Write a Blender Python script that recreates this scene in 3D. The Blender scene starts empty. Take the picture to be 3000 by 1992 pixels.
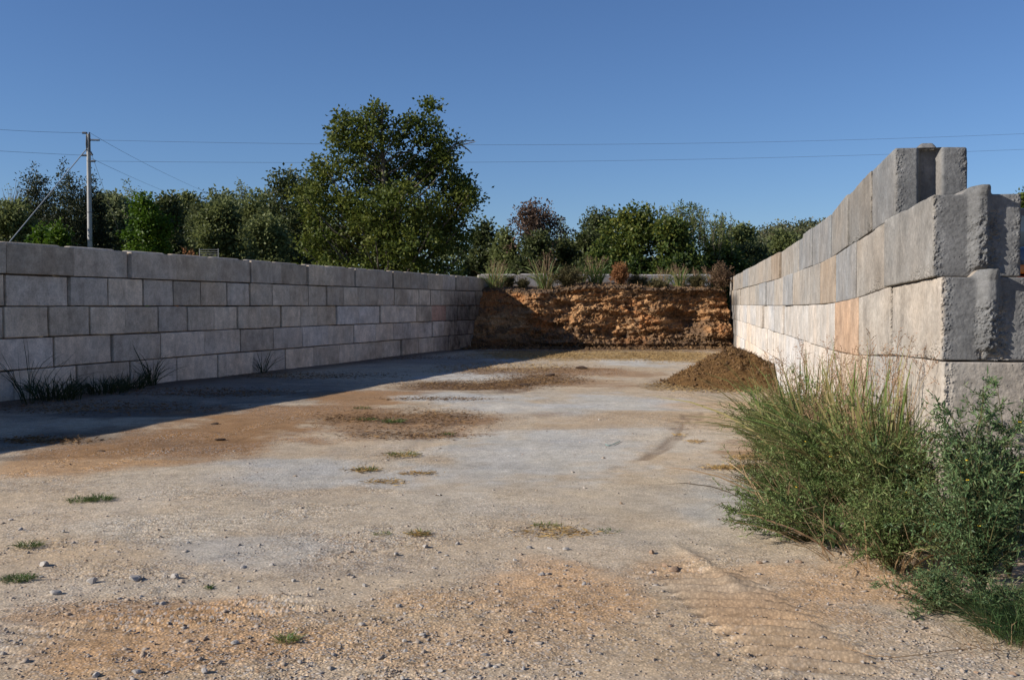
import bpy, math, random
import numpy as np
from mathutils import Vector

# ------------------------------------------------------------------ camera
SC = bpy.context.scene
EYE = 1.83
F = 3000.0                      # focal length in photo pixels (3000 wide)
PITCH = math.atan((996 - 893) / F)
cam_d = bpy.data.cameras.new('camera')
cam = bpy.data.objects.new('camera', cam_d)
SC.collection.objects.link(cam)
cam.location = (0, 0, EYE)
cam.rotation_euler = (math.pi / 2 - PITCH, 0, 0)
cam_d.sensor_width = 36
cam_d.lens = 36.0 * F / 3000
cam_d.clip_end = 3000
SC.camera = cam

# ------------------------------------------------------------------ light
SUN_EL = math.radians(26.2)
PHI = math.radians(15)          # plan direction the light travels, from +X towards +Y
Lh = (math.cos(PHI), math.sin(PHI))
world = bpy.data.worlds.new('World')
SC.world = world
world.use_nodes = True
wn = world.node_tree.nodes
wl = world.node_tree.links
bg = wn['Background']
sky = wn.new('ShaderNodeTexSky')
sky.sky_type = 'NISHITA'
sky.sun_disc = False
sky.sun_elevation = SUN_EL
sky.sun_rotation = math.atan2(-Lh[0], -Lh[1])
sky.air_density = 1.0
sky.dust_density = 0.0
sky.ozone_density = 6.0
sky.altitude = 300
hs = wn.new('ShaderNodeHueSaturation')
hs.inputs['Saturation'].default_value = 1.0
wl.new(sky.outputs[0], hs.inputs['Color'])
tint = wn.new('ShaderNodeVectorMath'); tint.operation = 'MULTIPLY'
tint.inputs[1].default_value = (0.87, 0.90, 1.02)
wl.new(hs.outputs[0], tint.inputs[0])
wl.new(tint.outputs[0], bg.inputs[0])
bg.inputs[1].default_value = 0.082
sd = bpy.data.lights.new('sun', 'SUN')
sd.energy = 5.0
sd.angle = math.radians(0.5)
sd.color = (1.0, 0.94, 0.86)
sun = bpy.data.objects.new('sun', sd)
SC.collection.objects.link(sun)
sv = Vector((Lh[0] * math.cos(SUN_EL), Lh[1] * math.cos(SUN_EL), -math.sin(SUN_EL)))
sun.rotation_euler = sv.to_track_quat('-Z', 'Y').to_euler()
sun.location = (-30, -10, 30)
SC.view_settings.view_transform = 'Standard'
SC.view_settings.look = 'None'
SC.view_settings.exposure = 0.3
SC.view_settings.gamma = 1.0

# ------------------------------------------------------------------ helpers
C = SC.collection
rng = np.random.default_rng(11)
_T = np.random.default_rng(5).random((64, 64, 64)) * 2 - 1


def vn(p):
    """value noise in [-1,1]; p (N,3)"""
    i = np.floor(p).astype(int)
    f = p - i
    f = f * f * f * (f * (f * 6 - 15) + 10)
    i0 = i & 63
    i1 = (i + 1) & 63
    x0, y0, z0 = i0.T
    x1, y1, z1 = i1.T
    fx, fy, fz = f.T
    a = _T[x0, y0, z0] * (1 - fx) + _T[x1, y0, z0] * fx
    b = _T[x0, y1, z0] * (1 - fx) + _T[x1, y1, z0] * fx
    c = _T[x0, y0, z1] * (1 - fx) + _T[x1, y0, z1] * fx
    d = _T[x0, y1, z1] * (1 - fx) + _T[x1, y1, z1] * fx
    return (a * (1 - fy) + b * fy) * (1 - fz) + (c * (1 - fy) + d * fy) * fz


def fbm(p, o=4, g=0.5):
    s = 0
    a = 1.0
    t = 0
    for k in range(o):
        s = s + a * vn(p * (2.03 ** k) + 17.3 * k)
        t += a
        a *= g
    return s / t


def n2(x, y, sc, o=4, off=0.0, g=0.5):
    p = np.stack([x * sc + off, y * sc + off * 1.7, np.full_like(x, off * 0.37 + 3.1)], -1)
    return fbm(p, o, g)


def sst(a, b, x):
    t = np.clip((x - a) / (b - a), 0, 1)
    return t * t * (3 - 2 * t)


def ray(px, py):
    cx = (px - 1500) / F
    cy = -(py - 996) / F
    return (cx, math.cos(PITCH) + cy * math.sin(PITCH), -math.sin(PITCH) + cy * math.cos(PITCH))


def gp(px, py, z=0.0):
    d = ray(px, py)
    t = (z - EYE) / d[2]
    return (d[0] * t, d[1] * t)


def at(px, py, Y):
    d = ray(px, py)
    t = Y / d[1]
    return (d[0] * t, Y, EYE + d[2] * t)


def tag(o, label=None, cat=None, group=None, kind=None):
    if label: o['label'] = label
    if cat: o['category'] = cat
    if group: o['group'] = group
    if kind: o['kind'] = kind
    return o


def empty(name, loc=(0, 0, 0)):
    o = bpy.data.objects.new(name, None)
    o.empty_display_size = 0.2
    o.location = loc
    C.objects.link(o)
    return o


def link(name, me, mat=None, parent=None, loc=None):
    o = bpy.data.objects.new(name, me)
    if mat is not None and not len(me.materials):
        me.materials.append(mat)
    C.objects.link(o)
    if parent is not None: o.parent = parent
    if loc is not None: o.location = loc
    return o


def mesh_np(name, V, Fc, smooth=False):
    """V (N,3); Fc (M,k) constant k"""
    V = np.asarray(V, dtype=np.float32)
    Fc = np.asarray(Fc, dtype=np.int32)
    m = bpy.data.meshes.new(name)
    k = Fc.shape[1]
    m.vertices.add(len(V))
    m.vertices.foreach_set('co', V.ravel())
    m.loops.add(Fc.size)
    m.loops.foreach_set('vertex_index', Fc.ravel())
    m.polygons.add(len(Fc))
    m.polygons.foreach_set('loop_start', np.arange(0, Fc.size, k, dtype=np.int32))
    m.polygons.foreach_set('loop_total', np.full(len(Fc), k, dtype=np.int32))
    m.update(calc_edges=True)
    if smooth:
        m.polygons.foreach_set('use_smooth', np.ones(len(Fc), dtype=bool))
    return m


def merge(parts):
    Vs, Fs, n = [], [], 0
    for v, f in parts:
        Vs.append(v); Fs.append(f + n); n += len(v)
    return np.concatenate(Vs), np.concatenate(Fs)


def unit(v):
    return v / np.maximum(np.linalg.norm(v, axis=-1, keepdims=True), 1e-9)


def diamonds(c, d, length, width, rg, fold=0.0):
    """leaf diamonds: c (N,3) base, d (N,3) direction"""
    d = unit(d)
    r = rg.normal(size=c.shape)
    s = unit(np.cross(d, r))
    n = np.cross(s, d)
    L = np.broadcast_to(np.asarray(length, float), (len(c),))[:, None]
    W = np.broadcast_to(np.asarray(width, float), (len(c),))[:, None]
    mid = c + d * L * 0.45 + n * L * fold
    V = np.stack([c, mid + s * W * 0.5, c + d * L, mid - s * W * 0.5], 1).reshape(-1, 3)
    Fc = np.arange(len(V)).reshape(-1, 4)
    return V, Fc


def strips(P, W, S):
    """ribbons: P (N,K,3) points, W (N,K) widths, S (N,3) side vectors"""
    N, K, _ = P.shape
    a = P - S[:, None, :] * W[..., None] * 0.5
    b = P + S[:, None, :] * W[..., None] * 0.5
    V = np.stack([a, b], 2).reshape(-1, 3)
    base = (np.arange(N) * K * 2)[:, None] + (np.arange(K - 1) * 2)[None, :]
    Fc = np.stack([base, base + 1, base + 3, base + 2], -1).reshape(-1, 4)
    return V, Fc


def tubes(P, R, sides=4):
    """tubes: P (N,K,3), R (N,K)"""
    N, K, _ = P.shape
    T = np.gradient(P, axis=1)
    T = unit(T)
    ref = np.where(np.abs(T[..., 2:3]) > 0.9, np.array([1.0, 0, 0]), np.array([0, 0, 1.0]))
    A = unit(np.cross(T, ref))
    B = np.cross(T, A)
    ang = np.arange(sides) * 2 * math.pi / sides
    V = P[:, :, None, :] + R[:, :, None, None] * (A[:, :, None, :] * np.cos(ang)[:, None] + B[:, :, None, :] * np.sin(ang)[:, None])
    V = V.reshape(-1, 3)
    base = (np.arange(N) * K * sides)[:, None, None] + (np.arange(K - 1) * sides)[None, :, None]
    j = np.arange(sides)[None, None, :]
    jn = (j + 1) % sides
    Fc = np.stack(np.broadcast_arrays(base + j, base + jn, base + sides + jn, base + sides + j), -1).reshape(-1, 4)
    return V, Fc


def box_vf(x0, x1, y0, y1, z0, z1):
    V = np.array([(x, y, z) for z in (z0, z1) for y in (y0, y1) for x in (x0, x1)], float)
    Fc = np.array([(0, 2, 3, 1), (4, 5, 7, 6), (0, 1, 5, 4), (2, 6, 7, 3), (0, 4, 6, 2), (1, 3, 7, 5)])
    return V, Fc


# ------------------------------------------------------------------ materials
def new_mat(name):
    m = bpy.data.materials.new(name)
    m.use_nodes = True
    nt = m.node_tree
    b = nt.nodes['Principled BSDF']
    return m, nt, b


def simple(name, col, rough=0.7, metal=0.0, spec=0.3, noise=0.0, nscale=20):
    m, nt, b = new_mat(name)
    b.inputs['Base Color'].default_value = (*col, 1)
    b.inputs['Roughness'].default_value = rough
    b.inputs['Metallic'].default_value = metal
    b.inputs['Specular IOR Level'].default_value = spec
    if noise:
        N, L = nt.nodes, nt.links
        tc = N.new('ShaderNodeTexCoord'); nz = N.new('ShaderNodeTexNoise')
        nz.inputs['Scale'].default_value = nscale; nz.inputs['Detail'].default_value = 5
        L.new(tc.outputs['Object'], nz.inputs['Vector'])
        mr = N.new('ShaderNodeMapRange')
        mr.inputs['To Min'].default_value = 1 - noise; mr.inputs['To Max'].default_value = 1 + noise
        L.new(nz.outputs['Fac'], mr.inputs['Value'])
        mx = N.new('ShaderNodeVectorMath'); mx.operation = 'SCALE'
        mx.inputs[0].default_value = col
        L.new(mr.outputs[0], mx.inputs['Scale'])
        L.new(mx.outputs[0], b.inputs['Base Color'])
    return m


def leaf_mat(name, cols, trans=0.3, rough=0.55, nscale=0.6, spec=0.25):
    """cols: list of rgb; picked per leaf island with a clump-scale noise"""
    m, nt, b = new_mat(name)
    N, L = nt.nodes, nt.links
    geo = N.new('ShaderNodeNewGeometry')
    tc = N.new('ShaderNodeTexCoord')
    nz = N.new('ShaderNodeTexNoise'); nz.inputs['Scale'].default_value = nscale; nz.inputs['Detail'].default_value = 2
    L.new(tc.outputs['Object'], nz.inputs['Vector'])
    ad = N.new('ShaderNodeMath'); ad.operation = 'MULTIPLY_ADD'
    L.new(geo.outputs['Random Per Island'], ad.inputs[0]); ad.inputs[1].default_value = 0.6
    mr = N.new('ShaderNodeMapRange'); mr.inputs['From Min'].default_value = 0.3; mr.inputs['From Max'].default_value = 0.7
    mr.inputs['To Min'].default_value = -0.05; mr.inputs['To Max'].default_value = 0.45
    L.new(nz.outputs['Fac'], mr.inputs['Value']); L.new(mr.outputs[0], ad.inputs[2])
    cr = N.new('ShaderNodeValToRGB')
    e = cr.color_ramp.elements
    for i, c in enumerate(cols):
        p = i / (len(cols) - 1)
        if i < 2:
            e[i].position = p if i == 0 else p
            e[i].color = (*c, 1)
        else:
            k = e.new(p); k.color = (*c, 1)
    L.new(ad.outputs[0], cr.inputs[0])
    L.new(cr.outputs[0], b.inputs['Base Color'])
    b.inputs['Roughness'].default_value = rough
    b.inputs['Specular IOR Level'].default_value = spec
    if trans:
        tr = N.new('ShaderNodeBsdfTranslucent')
        L.new(cr.outputs[0], tr.inputs['Color'])
        mx = N.new('ShaderNodeMixShader'); mx.inputs[0].default_value = trans
        L.new(b.outputs[0], mx.inputs[1]); L.new(tr.outputs[0], mx.inputs[2])
        L.new(mx.outputs[0], N['Material Output'].inputs['Surface'])
    return m


def concrete_mat():
    m, nt, b = new_mat('cast_concrete')
    N, L = nt.nodes, nt.links
    oi = N.new('ShaderNodeObjectInfo')
    tc = N.new('ShaderNodeTexCoord')
    off = N.new('ShaderNodeVectorMath'); off.operation = 'SCALE'
    off.inputs[0].default_value = (37, 51, 23)
    L.new(oi.outputs['Random'], off.inputs['Scale'])
    ad = N.new('ShaderNodeVectorMath'); ad.operation = 'ADD'
    L.new(tc.outputs['Object'], ad.inputs[0]); L.new(off.outputs[0], ad.inputs[1])

    def noise(scale, detail=5, vec=None, rough=0.6):
        n = N.new('ShaderNodeTexNoise'); n.inputs['Scale'].default_value = scale
        n.inputs['Detail'].default_value = detail; n.inputs['Roughness'].default_value = rough
        L.new(vec or ad.outputs[0], n.inputs['Vector'])
        return n.outputs['Fac']

    def rng_(v, a, b_, c, d):
        r = N.new('ShaderNodeMapRange')
        r.inputs['From Min'].default_value = a; r.inputs['From Max'].default_value = b_
        r.inputs['To Min'].default_value = c; r.inputs['To Max'].default_value = d
        L.new(v, r.inputs['Value'])
        return r.outputs[0]

    def mul(a, b_):
        x = N.new('ShaderNodeMath'); x.operation = 'MULTIPLY'
        L.new(a, x.inputs[0]); L.new(b_, x.inputs[1])
        return x.outputs[0]
    # vertical streaks of run-off
    mp = N.new('ShaderNodeMapping'); mp.inputs['Scale'].default_value = (6, 6, 0.8)
    L.new(ad.outputs[0], mp.inputs['Vector'])
    streak = rng_(noise(1.0, 6, mp.outputs[0]), 0.3, 0.7, 0.93, 1.07)
    blot = rng_(noise(2.4, 7, None, 0.65), 0.3, 0.7, 0.72, 1.2)
    fine = rng_(noise(28, 6, None, 0.75), 0.28, 0.72, 0.78, 1.2)
    mp2 = N.new('ShaderNodeMapping'); mp2.inputs['Scale'].default_value = (3.0, 3.0, 0.9)
    L.new(ad.outputs[0], mp2.inputs['Vector'])
    run = rng_(noise(1.0, 7, mp2.outputs[0], 0.7), 0.55, 0.75, 1.0, 0.70)
    f = mul(mul(mul(streak, blot), fine), run)
    # pits
    vo = N.new('ShaderNodeTexVoronoi'); vo.inputs['Scale'].default_value = 26
    L.new(ad.outputs[0], vo.inputs['Vector'])
    f = mul(f, rng_(noise(7, 6, None, 0.65), 0.3, 0.7, 0.84, 1.15))
    pit = rng_(vo.outputs['Distance'], 0.10, 0.2, 0.0, 1.0)
    pm = rng_(noise(5, 3), 0.52, 0.6, 1.0, 0.0)
    mxp = N.new('ShaderNodeMath'); mxp.operation = 'MAXIMUM'
    L.new(pit, mxp.inputs[0]); L.new(pm, mxp.inputs[1])
    f = mul(f, rng_(mxp.outputs[0], 0, 1, 0.72, 1.0))
    # tint toward warm/cool
    warm = N.new('ShaderNodeMix'); warm.data_type = 'RGBA'
    warm.inputs[6].default_value = (1.05, 0.99, 0.92, 1); warm.inputs[7].default_value = (0.99, 1.0, 1.0, 1)
    L.new(rng_(noise(0.9, 3), 0.35, 0.65, 0, 1), warm.inputs[0])
    mc = N.new('ShaderNodeMix'); mc.data_type = 'RGBA'; mc.blend_type = 'MULTIPLY'; mc.inputs[0].default_value = 1
    L.new(oi.outputs['Color'], mc.inputs[6]); L.new(warm.outputs[2], mc.inputs[7])
    sc = N.new('ShaderNodeVectorMath'); sc.operation = 'SCALE'
    L.new(mc.outputs[2], sc.inputs[0]); L.new(f, sc.inputs['Scale'])
    # organic stain near compost, stored on the vertices
    at_ = N.new('ShaderNodeAttribute'); at_.attribute_name = 'stain'
    st = N.new('ShaderNodeMix'); st.data_type = 'RGBA'
    st.inputs[7].default_value = (0.035, 0.026, 0.020, 1)
    sm = mul(at_.outputs['Fac'], rng_(noise(2.2, 8, None, 0.7), 0.3, 0.7, 0.45, 1.0))
    L.new(sm, st.inputs[0]); L.new(sc.outputs[0], st.inputs[6])
    ae = N.new('ShaderNodeAttribute'); ae.attribute_name = 'grey_end'
    eg = N.new('ShaderNodeVectorMath'); eg.operation = 'SCALE'; eg.inputs[0].default_value = (0.165, 0.163, 0.158)
    L.new(f, eg.inputs['Scale'])
    em = N.new('ShaderNodeMix'); em.data_type = 'RGBA'
    L.new(ae.outputs['Fac'], em.inputs[0]); L.new(st.outputs[2], em.inputs[6]); L.new(eg.outputs[0], em.inputs[7])
    L.new(em.outputs[2], b.inputs['Base Color'])
    b.inputs['Roughness'].default_value = 0.92
    b.inputs['Specular IOR Level'].default_value = 0.15
    h = N.new('ShaderNodeMath'); h.operation = 'ADD'
    ab = N.new('ShaderNodeAttribute'); ab.attribute_name = 'broken'
    v3 = N.new('ShaderNodeTexVoronoi'); v3.inputs['Scale'].default_value = 42
    L.new(ad.outputs[0], v3.inputs['Vector'])
    agg = mul(rng_(v3.outputs['Distance'], 0.0, 0.55, 4.0, 0.0), ab.outputs['Fac'])
    h0 = N.new('ShaderNodeMath'); h0.operation = 'ADD'
    L.new(noise(45, 6, None, 0.7), h0.inputs[0]); L.new(agg, h0.inputs[1])
    L.new(h0.outputs[0], h.inputs[0]); L.new(mxp.outputs[0], h.inputs[1])
    bp = N.new('ShaderNodeBump'); bp.inputs['Strength'].default_value = 0.55; bp.inputs['Distance'].default_value = 0.008
    L.new(h.outputs[0], bp.inputs['Height']); L.new(bp.outputs[0], b.inputs['Normal'])
    return m


def ground_mat():
    m, nt, b = new_mat('packed_gravel')
    N, L = nt.nodes, nt.links
    tc = N.new('ShaderNodeTexCoord')
    at_ = N.new('ShaderNodeAttribute'); at_.attribute_name = 'soil'
    gr = N.new('ShaderNodeAttribute'); gr.attribute_name = 'grit'

    def noise(scale, detail=5, rough=0.6, vec=None):
        n = N.new('ShaderNodeTexNoise'); n.inputs['Scale'].default_value = scale
        n.inputs['Detail'].default_value = detail; n.inputs['Roughness'].default_value = rough
        L.new(vec or tc.outputs['Object'], n.inputs['Vector'])
        return n.outputs['Fac']

    def rng_(v, a, b_, c, d):
        r = N.new('ShaderNodeMapRange')
        r.inputs['From Min'].default_value = a; r.inputs['From Max'].default_value = b_
        for k, z in (('To Min', c), ('To Max', d)):
            if isinstance(z, float) or isinstance(z, int): r.inputs[k].default_value = z
            else: L.new(z, r.inputs[k])
        L.new(v, r.inputs['Value'])
        return r.outputs[0]

    def op(o, a, b_):
        x = N.new('ShaderNodeMath'); x.operation = o
        for i, z in enumerate((a, b_)):
            if isinstance(z, (int, float)): x.inputs[i].default_value = z
            else: L.new(z, x.inputs[i])
        return x.outputs[0]
    vo = N.new('ShaderNodeTexVoronoi'); vo.inputs['Scale'].default_value = 55; vo.inputs['Randomness'].default_value = 1
    L.new(tc.outputs['Object'], vo.inputs['Vector'])
    vc = N.new('ShaderNodeSeparateColor'); L.new(vo.outputs['Color'], vc.inputs[0])
    vo2 = N.new('ShaderNodeTexVoronoi'); vo2.inputs['Scale'].default_value = 21; vo2.inputs['Randomness'].default_value = 1
    L.new(tc.outputs['Object'], vo2.inputs['Vector'])
    vc2 = N.new('ShaderNodeSeparateColor'); L.new(vo2.outputs['Color'], vc2.inputs[0])
    g = gr.outputs['Fac']
    # value jitter per pebble, stronger where it is gritty
    v1 = op('MULTIPLY', op('SUBTRACT', vc.outputs[0], 0.5), op('ADD', op('MULTIPLY', g, 0.75), 0.12))
    v2 = op('MULTIPLY', op('SUBTRACT', vc2.outputs[0], 0.5), op('MULTIPLY', g, 0.5))
    n1 = rng_(noise(7, 7, 0.7), 0.3, 0.7, -0.16, 0.16)
    n3 = rng_(noise(130, 3, 0.7), 0.3, 0.7, -0.10, 0.10)
    f = op('ADD', op('ADD', op('ADD', v1, v2), op('ADD', n1, n3)), 1.0)
    crev = rng_(vo.outputs['Distance'], 0.25, 0.62, 1.0, 0.72)
    f = op('MULTIPLY', f, crev)
    sc = N.new('ShaderNodeVectorMath'); sc.operation = 'SCALE'
    L.new(at_.outputs['Color'], sc.inputs[0]); L.new(f, sc.inputs['Scale'])
    # some pebbles grey, some rusty
    mx = N.new('ShaderNodeMix'); mx.data_type = 'RGBA'
    mx.inputs[7].default_value = (0.42, 0.42, 0.41, 1)
    L.new(op('MULTIPLY', rng_(vc.outputs[1], 0.80, 0.82, 0, 0.55), g), mx.inputs[0]); L.new(sc.outputs[0], mx.inputs[6])
    mx2 = N.new('ShaderNodeMix'); mx2.data_type = 'RGBA'
    mx2.inputs[7].default_value = (0.34, 0.19, 0.10, 1)
    L.new(op('MULTIPLY', rng_(vc.outputs[2], 0.84, 0.86, 0, 0.5), g), mx2.inputs[0]); L.new(mx.outputs[2], mx2.inputs[6])
    L.new(mx2.outputs[2], b.inputs['Base Color'])
    b.inputs['Roughness'].default_value = 0.95
    b.inputs['Specular IOR Level'].default_value = 0.1
    h = op('ADD', op('MULTIPLY', rng_(vo.outputs['Distance'], 0, 0.6, 1.0, 0.0), op('ADD', op('MULTIPLY', g, 0.9), 0.1)),
           op('MULTIPLY', noise(60, 5, 0.7), 0.6))
    h = op('ADD', h, op('MULTIPLY', rng_(vo2.outputs['Distance'], 0, 0.6, 1.2, 0.0), op('MULTIPLY', g, rng_(vc2.outputs[1], 0.5, 0.9, 0, 1))))
    bp = N.new('ShaderNodeBump'); bp.inputs['Strength'].default_value = 0.8; bp.inputs['Distance'].default_value = 0.0065
    L.new(h, bp.inputs['Height']); L.new(bp.outputs[0], b.inputs['Normal'])
    return m


def attr_mat(name, attr, fine_scale=30, bump=0.03, vlo=0.6, vhi=1.4, bscale=18, rough=0.95):
    m, nt, b = new_mat(name)
    N, L = nt.nodes, nt.links
    tc = N.new('ShaderNodeTexCoord')
    a = N.new('ShaderNodeAttribute'); a.attribute_name = attr
    nz = N.new('ShaderNodeTexNoise'); nz.inputs['Scale'].default_value = fine_scale; nz.inputs['Detail'].default_value = 7
    nz.inputs['Roughness'].default_value = 0.75
    L.new(tc.outputs['Object'], nz.inputs['Vector'])
    mr = N.new('ShaderNodeMapRange'); mr.inputs['From Min'].default_value = 0.3; mr.inputs['From Max'].default_value = 0.7
    mr.inputs['To Min'].default_value = vlo; mr.inputs['To Max'].default_value = vhi
    L.new(nz.outputs['Fac'], mr.inputs['Value'])
    sc = N.new('ShaderNodeVectorMath'); sc.operation = 'SCALE'
    L.new(a.outputs['Color'], sc.inputs[0]); L.new(mr.outputs[0], sc.inputs['Scale'])
    L.new(sc.outputs[0], b.inputs['Base Color'])
    b.inputs['Roughness'].default_value = rough; b.inputs['Specular IOR Level'].default_value = 0.1
    n2_ = N.new('ShaderNodeTexNoise'); n2_.inputs['Scale'].default_value = bscale; n2_.inputs['Detail'].default_value = 8
    n2_.inputs['Roughness'].default_value = 0.7
    L.new(tc.outputs['Object'], n2_.inputs['Vector'])
    bp = N.new('ShaderNodeBump'); bp.inputs['Strength'].default_value = 1; bp.inputs['Distance'].default_value = bump
    L.new(n2_.outputs['Fac'], bp.inputs['Height']); L.new(bp.outputs[0], b.inputs['Normal'])
    return m


CONC = concrete_mat()
GROUND = ground_mat()

# ------------------------------------------------------------------ ground
LW0 = np.array([-9.63, 19.25]); LWD = np.array([8.14, 25.35]); LWD = LWD / np.linalg.norm(LWD)   # left wall, foot line of the face
RW = np.array([(3.02, 6.9), (3.12, 7.53), (3.64, 10.9), (4.40, 14.3), (6.0, 23.1), (7.35, 31.0), (9.09, 41.5), (10.3, 49.0)])


def ground_h(x, y):
    h = 0.035 * n2(x, y, 0.22, 3, 2.0) + 0.012 * n2(x, y, 1.1, 3, 5.0)
    return h * sst(2.0, 7.0, y)


def srgb(r, g, b):
    return np.array([((c / 255 + 0.055) / 1.055) ** 2.4 if c > 10 else c / 255 / 12.92 for c in (r, g, b)])


DUST = np.array([0.53, 0.50, 0.44]); TAN = np.array([0.53, 0.39, 0.245]); PALE = np.array([0.555, 0.47, 0.355])
BROWN = np.array([0.17, 0.10, 0.052]); REDB = np.array([0.335, 0.195, 0.095]); ORANGE = np.array([0.60, 0.37, 0.19])
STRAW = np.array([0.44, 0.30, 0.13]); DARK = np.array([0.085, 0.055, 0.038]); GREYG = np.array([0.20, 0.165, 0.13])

# stains, soils and painted wall shade of the yard: (photo x, y, half width, half height, colour, strength, edge warp)
PATCH = [
    (1250, 1900, 1600, 160, TAN, 0.8), (450, 1870, 650, 110, REDB * 1.15, 0.55), (1250, 1850, 520, 90, TAN * 0.95, 0.5),
    (150, 1640, 420, 80, TAN, 0.5), (2350, 1860, 520, 120, TAN, 0.8),
    (1000, 1480, 700, 45, PALE, 0.6), (500, 1530, 330, 40, PALE, 0.8),
    (1700, 1450, 600, 60, PALE, 0.7),
    (1680, 1300, 470, 62, DUST, 1.0), (1500, 1350, 320, 40, DUST, 0.7), (2000, 1300, 220, 40, PALE * 1.05, 0.6),
    (1780, 1185, 330, 32, DUST, 1.0), (1450, 1185, 150, 18, DUST, 0.8),
    (1420, 1096, 150, 20, DUST * 1.05, 1.0), (1330, 1158, 190, 13, DUST * 1.05, 1.0), (1500, 1145, 200, 8, PALE, 0.7),
    (1880, 1064, 150, 12, DUST * 1.05, 1.0), (1480, 1054, 60, 8, DUST, 0.9), (1750, 1102, 160, 10, PALE, 0.6), (2020, 1085, 90, 14, PALE, 0.8),
    (900, 1385, 340, 32, DUST, 0.9), (500, 1410, 260, 26, PALE * 1.05, 0.7), (760, 1612, 330, 42, DUST, 0.6), (1100, 1545, 300, 30, PALE * 1.04, 0.6),
    (2200, 1480, 200, 80, DUST * 0.98, 0.8), (1900, 1560, 300, 40, PALE, 0.6),
    # left wall's shade painted darker into grey dust, with rubbish at the foot
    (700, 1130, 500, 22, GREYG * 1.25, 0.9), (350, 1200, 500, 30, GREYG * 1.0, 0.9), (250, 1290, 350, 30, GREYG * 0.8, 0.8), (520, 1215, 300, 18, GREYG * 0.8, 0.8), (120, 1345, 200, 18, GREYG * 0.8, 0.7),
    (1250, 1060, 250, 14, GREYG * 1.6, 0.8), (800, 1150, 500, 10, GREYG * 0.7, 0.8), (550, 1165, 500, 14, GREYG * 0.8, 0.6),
    # reddish brown band beside the shadow
    (100, 1390, 230, 38, ORANGE * 0.85, 0.9), (430, 1325, 360, 42, REDB, 1.0), (640, 1278, 330, 38, REDB * 0.92, 1.0), (900, 1215, 300, 30, REDB * 1.0, 1.0), (1120, 1160, 130, 14, REDB * 1.05, 0.9), (720, 1248, 170, 24, REDB, 1.0), (840, 1222, 150, 20, REDB * 1.05, 1.0), (960, 1198, 150, 18, REDB * 1.1, 0.95), (1080, 1174, 140, 14, REDB * 1.1, 0.95), (1190, 1150, 120, 10, REDB * 1.15, 0.85), (250, 1375, 260, 26, ORANGE * 0.75, 0.9),
    (550, 1300, 190, 14, BROWN * 1.4, 0.7), (350, 1360, 220, 12, ORANGE * 0.8, 0.7),
    (1130, 1243, 330, 42, REDB * 1.05, 0.9), (1290, 1222, 160, 20, BROWN * 1.5, 0.7), (1150, 1235, 120, 12, GREYG, 0.3), (1200, 1278, 220, 12, BROWN * 1.6, 0.5), (1050, 1230, 140, 12, BROWN * 1.6, 0.5),
    (1400, 1128, 215, 15, BROWN * 1.15, 1.0), (1580, 1115, 130, 14, BROWN, 0.95), (1700, 1120, 160, 14, REDB, 0.7), (1560, 1088, 250, 16, BROWN * 1.5, 0.85), (1750, 1092, 200, 12, REDB * 1.1, 0.7),
    (1550, 1205, 120, 8, REDB, 0.4), (1600, 1245, 300, 12, TAN * 0.9, 0.8), (1900, 1225, 300, 16, TAN, 0.8), (2120, 1190, 140, 20, ORANGE * 0.9, 0.55), (2100, 1240, 160, 22, TAN * 0.95, 0.6),
    (2150, 1370, 110, 10, BROWN * 1.1, 0.9), (2190, 1340, 90, 10, REDB, 0.7), (2230, 1320, 70, 20, REDB, 0.6),
    (1560, 1038, 160, 14, STRAW * 0.75, 0.9), (1750, 1042, 230, 16, STRAW, 0.95), (1980, 1046, 160, 18, STRAW * 0.95, 0.9), (1800, 1024, 420, 7, BROWN, 0.9), (1950, 1015, 260, 6, DARK * 1.4, 0.9),
    (2100, 1125, 200, 22, BROWN, 0.8), (2000, 1130, 130, 12, STRAW * 0.6, 0.7),
    (1500, 1240, 60, 60, PALE, 0.5), (1350, 1350, 120, 60, DUST, 0.5), (1620, 1150, 60, 30, PALE, 0.6), (2050, 1170, 60, 60, TAN, 0.4),
    # foreground
    (1700, 1745, 240, 110, ORANGE, 0.75), (1650, 1660, 120, 50, ORANGE, 0.5), (1950, 1660, 130, 45, ORANGE * 0.8, 0.55),
    (2320, 1790, 260, 60, ORANGE * 0.85, 0.6), (2550, 1730, 260, 60, ORANGE * 1.0, 0.75), (2250, 1680, 330, 35, ORANGE * 0.95, 0.55),
    (700, 1800, 260, 50, ORANGE, 0.4), (1250, 1760, 160, 36, ORANGE * 0.9, 0.45), (350, 1800, 420, 50, REDB * 1.1, 0.6), (600, 1900, 500, 60, ORANGE * 0.95, 0.5), (1300, 1920, 500, 70, ORANGE * 0.9, 0.35),
    (1100, 1655, 260, 30, GREYG * 1.6, 0.4), (500, 1720, 420, 26, PALE, 0.4),
]
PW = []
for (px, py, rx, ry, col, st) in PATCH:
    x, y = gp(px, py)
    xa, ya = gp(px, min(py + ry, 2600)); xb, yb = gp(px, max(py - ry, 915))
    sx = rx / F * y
    PW.append(((x), (ya + yb) / 2, sx, (yb - ya) / 2, col, st))


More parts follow.
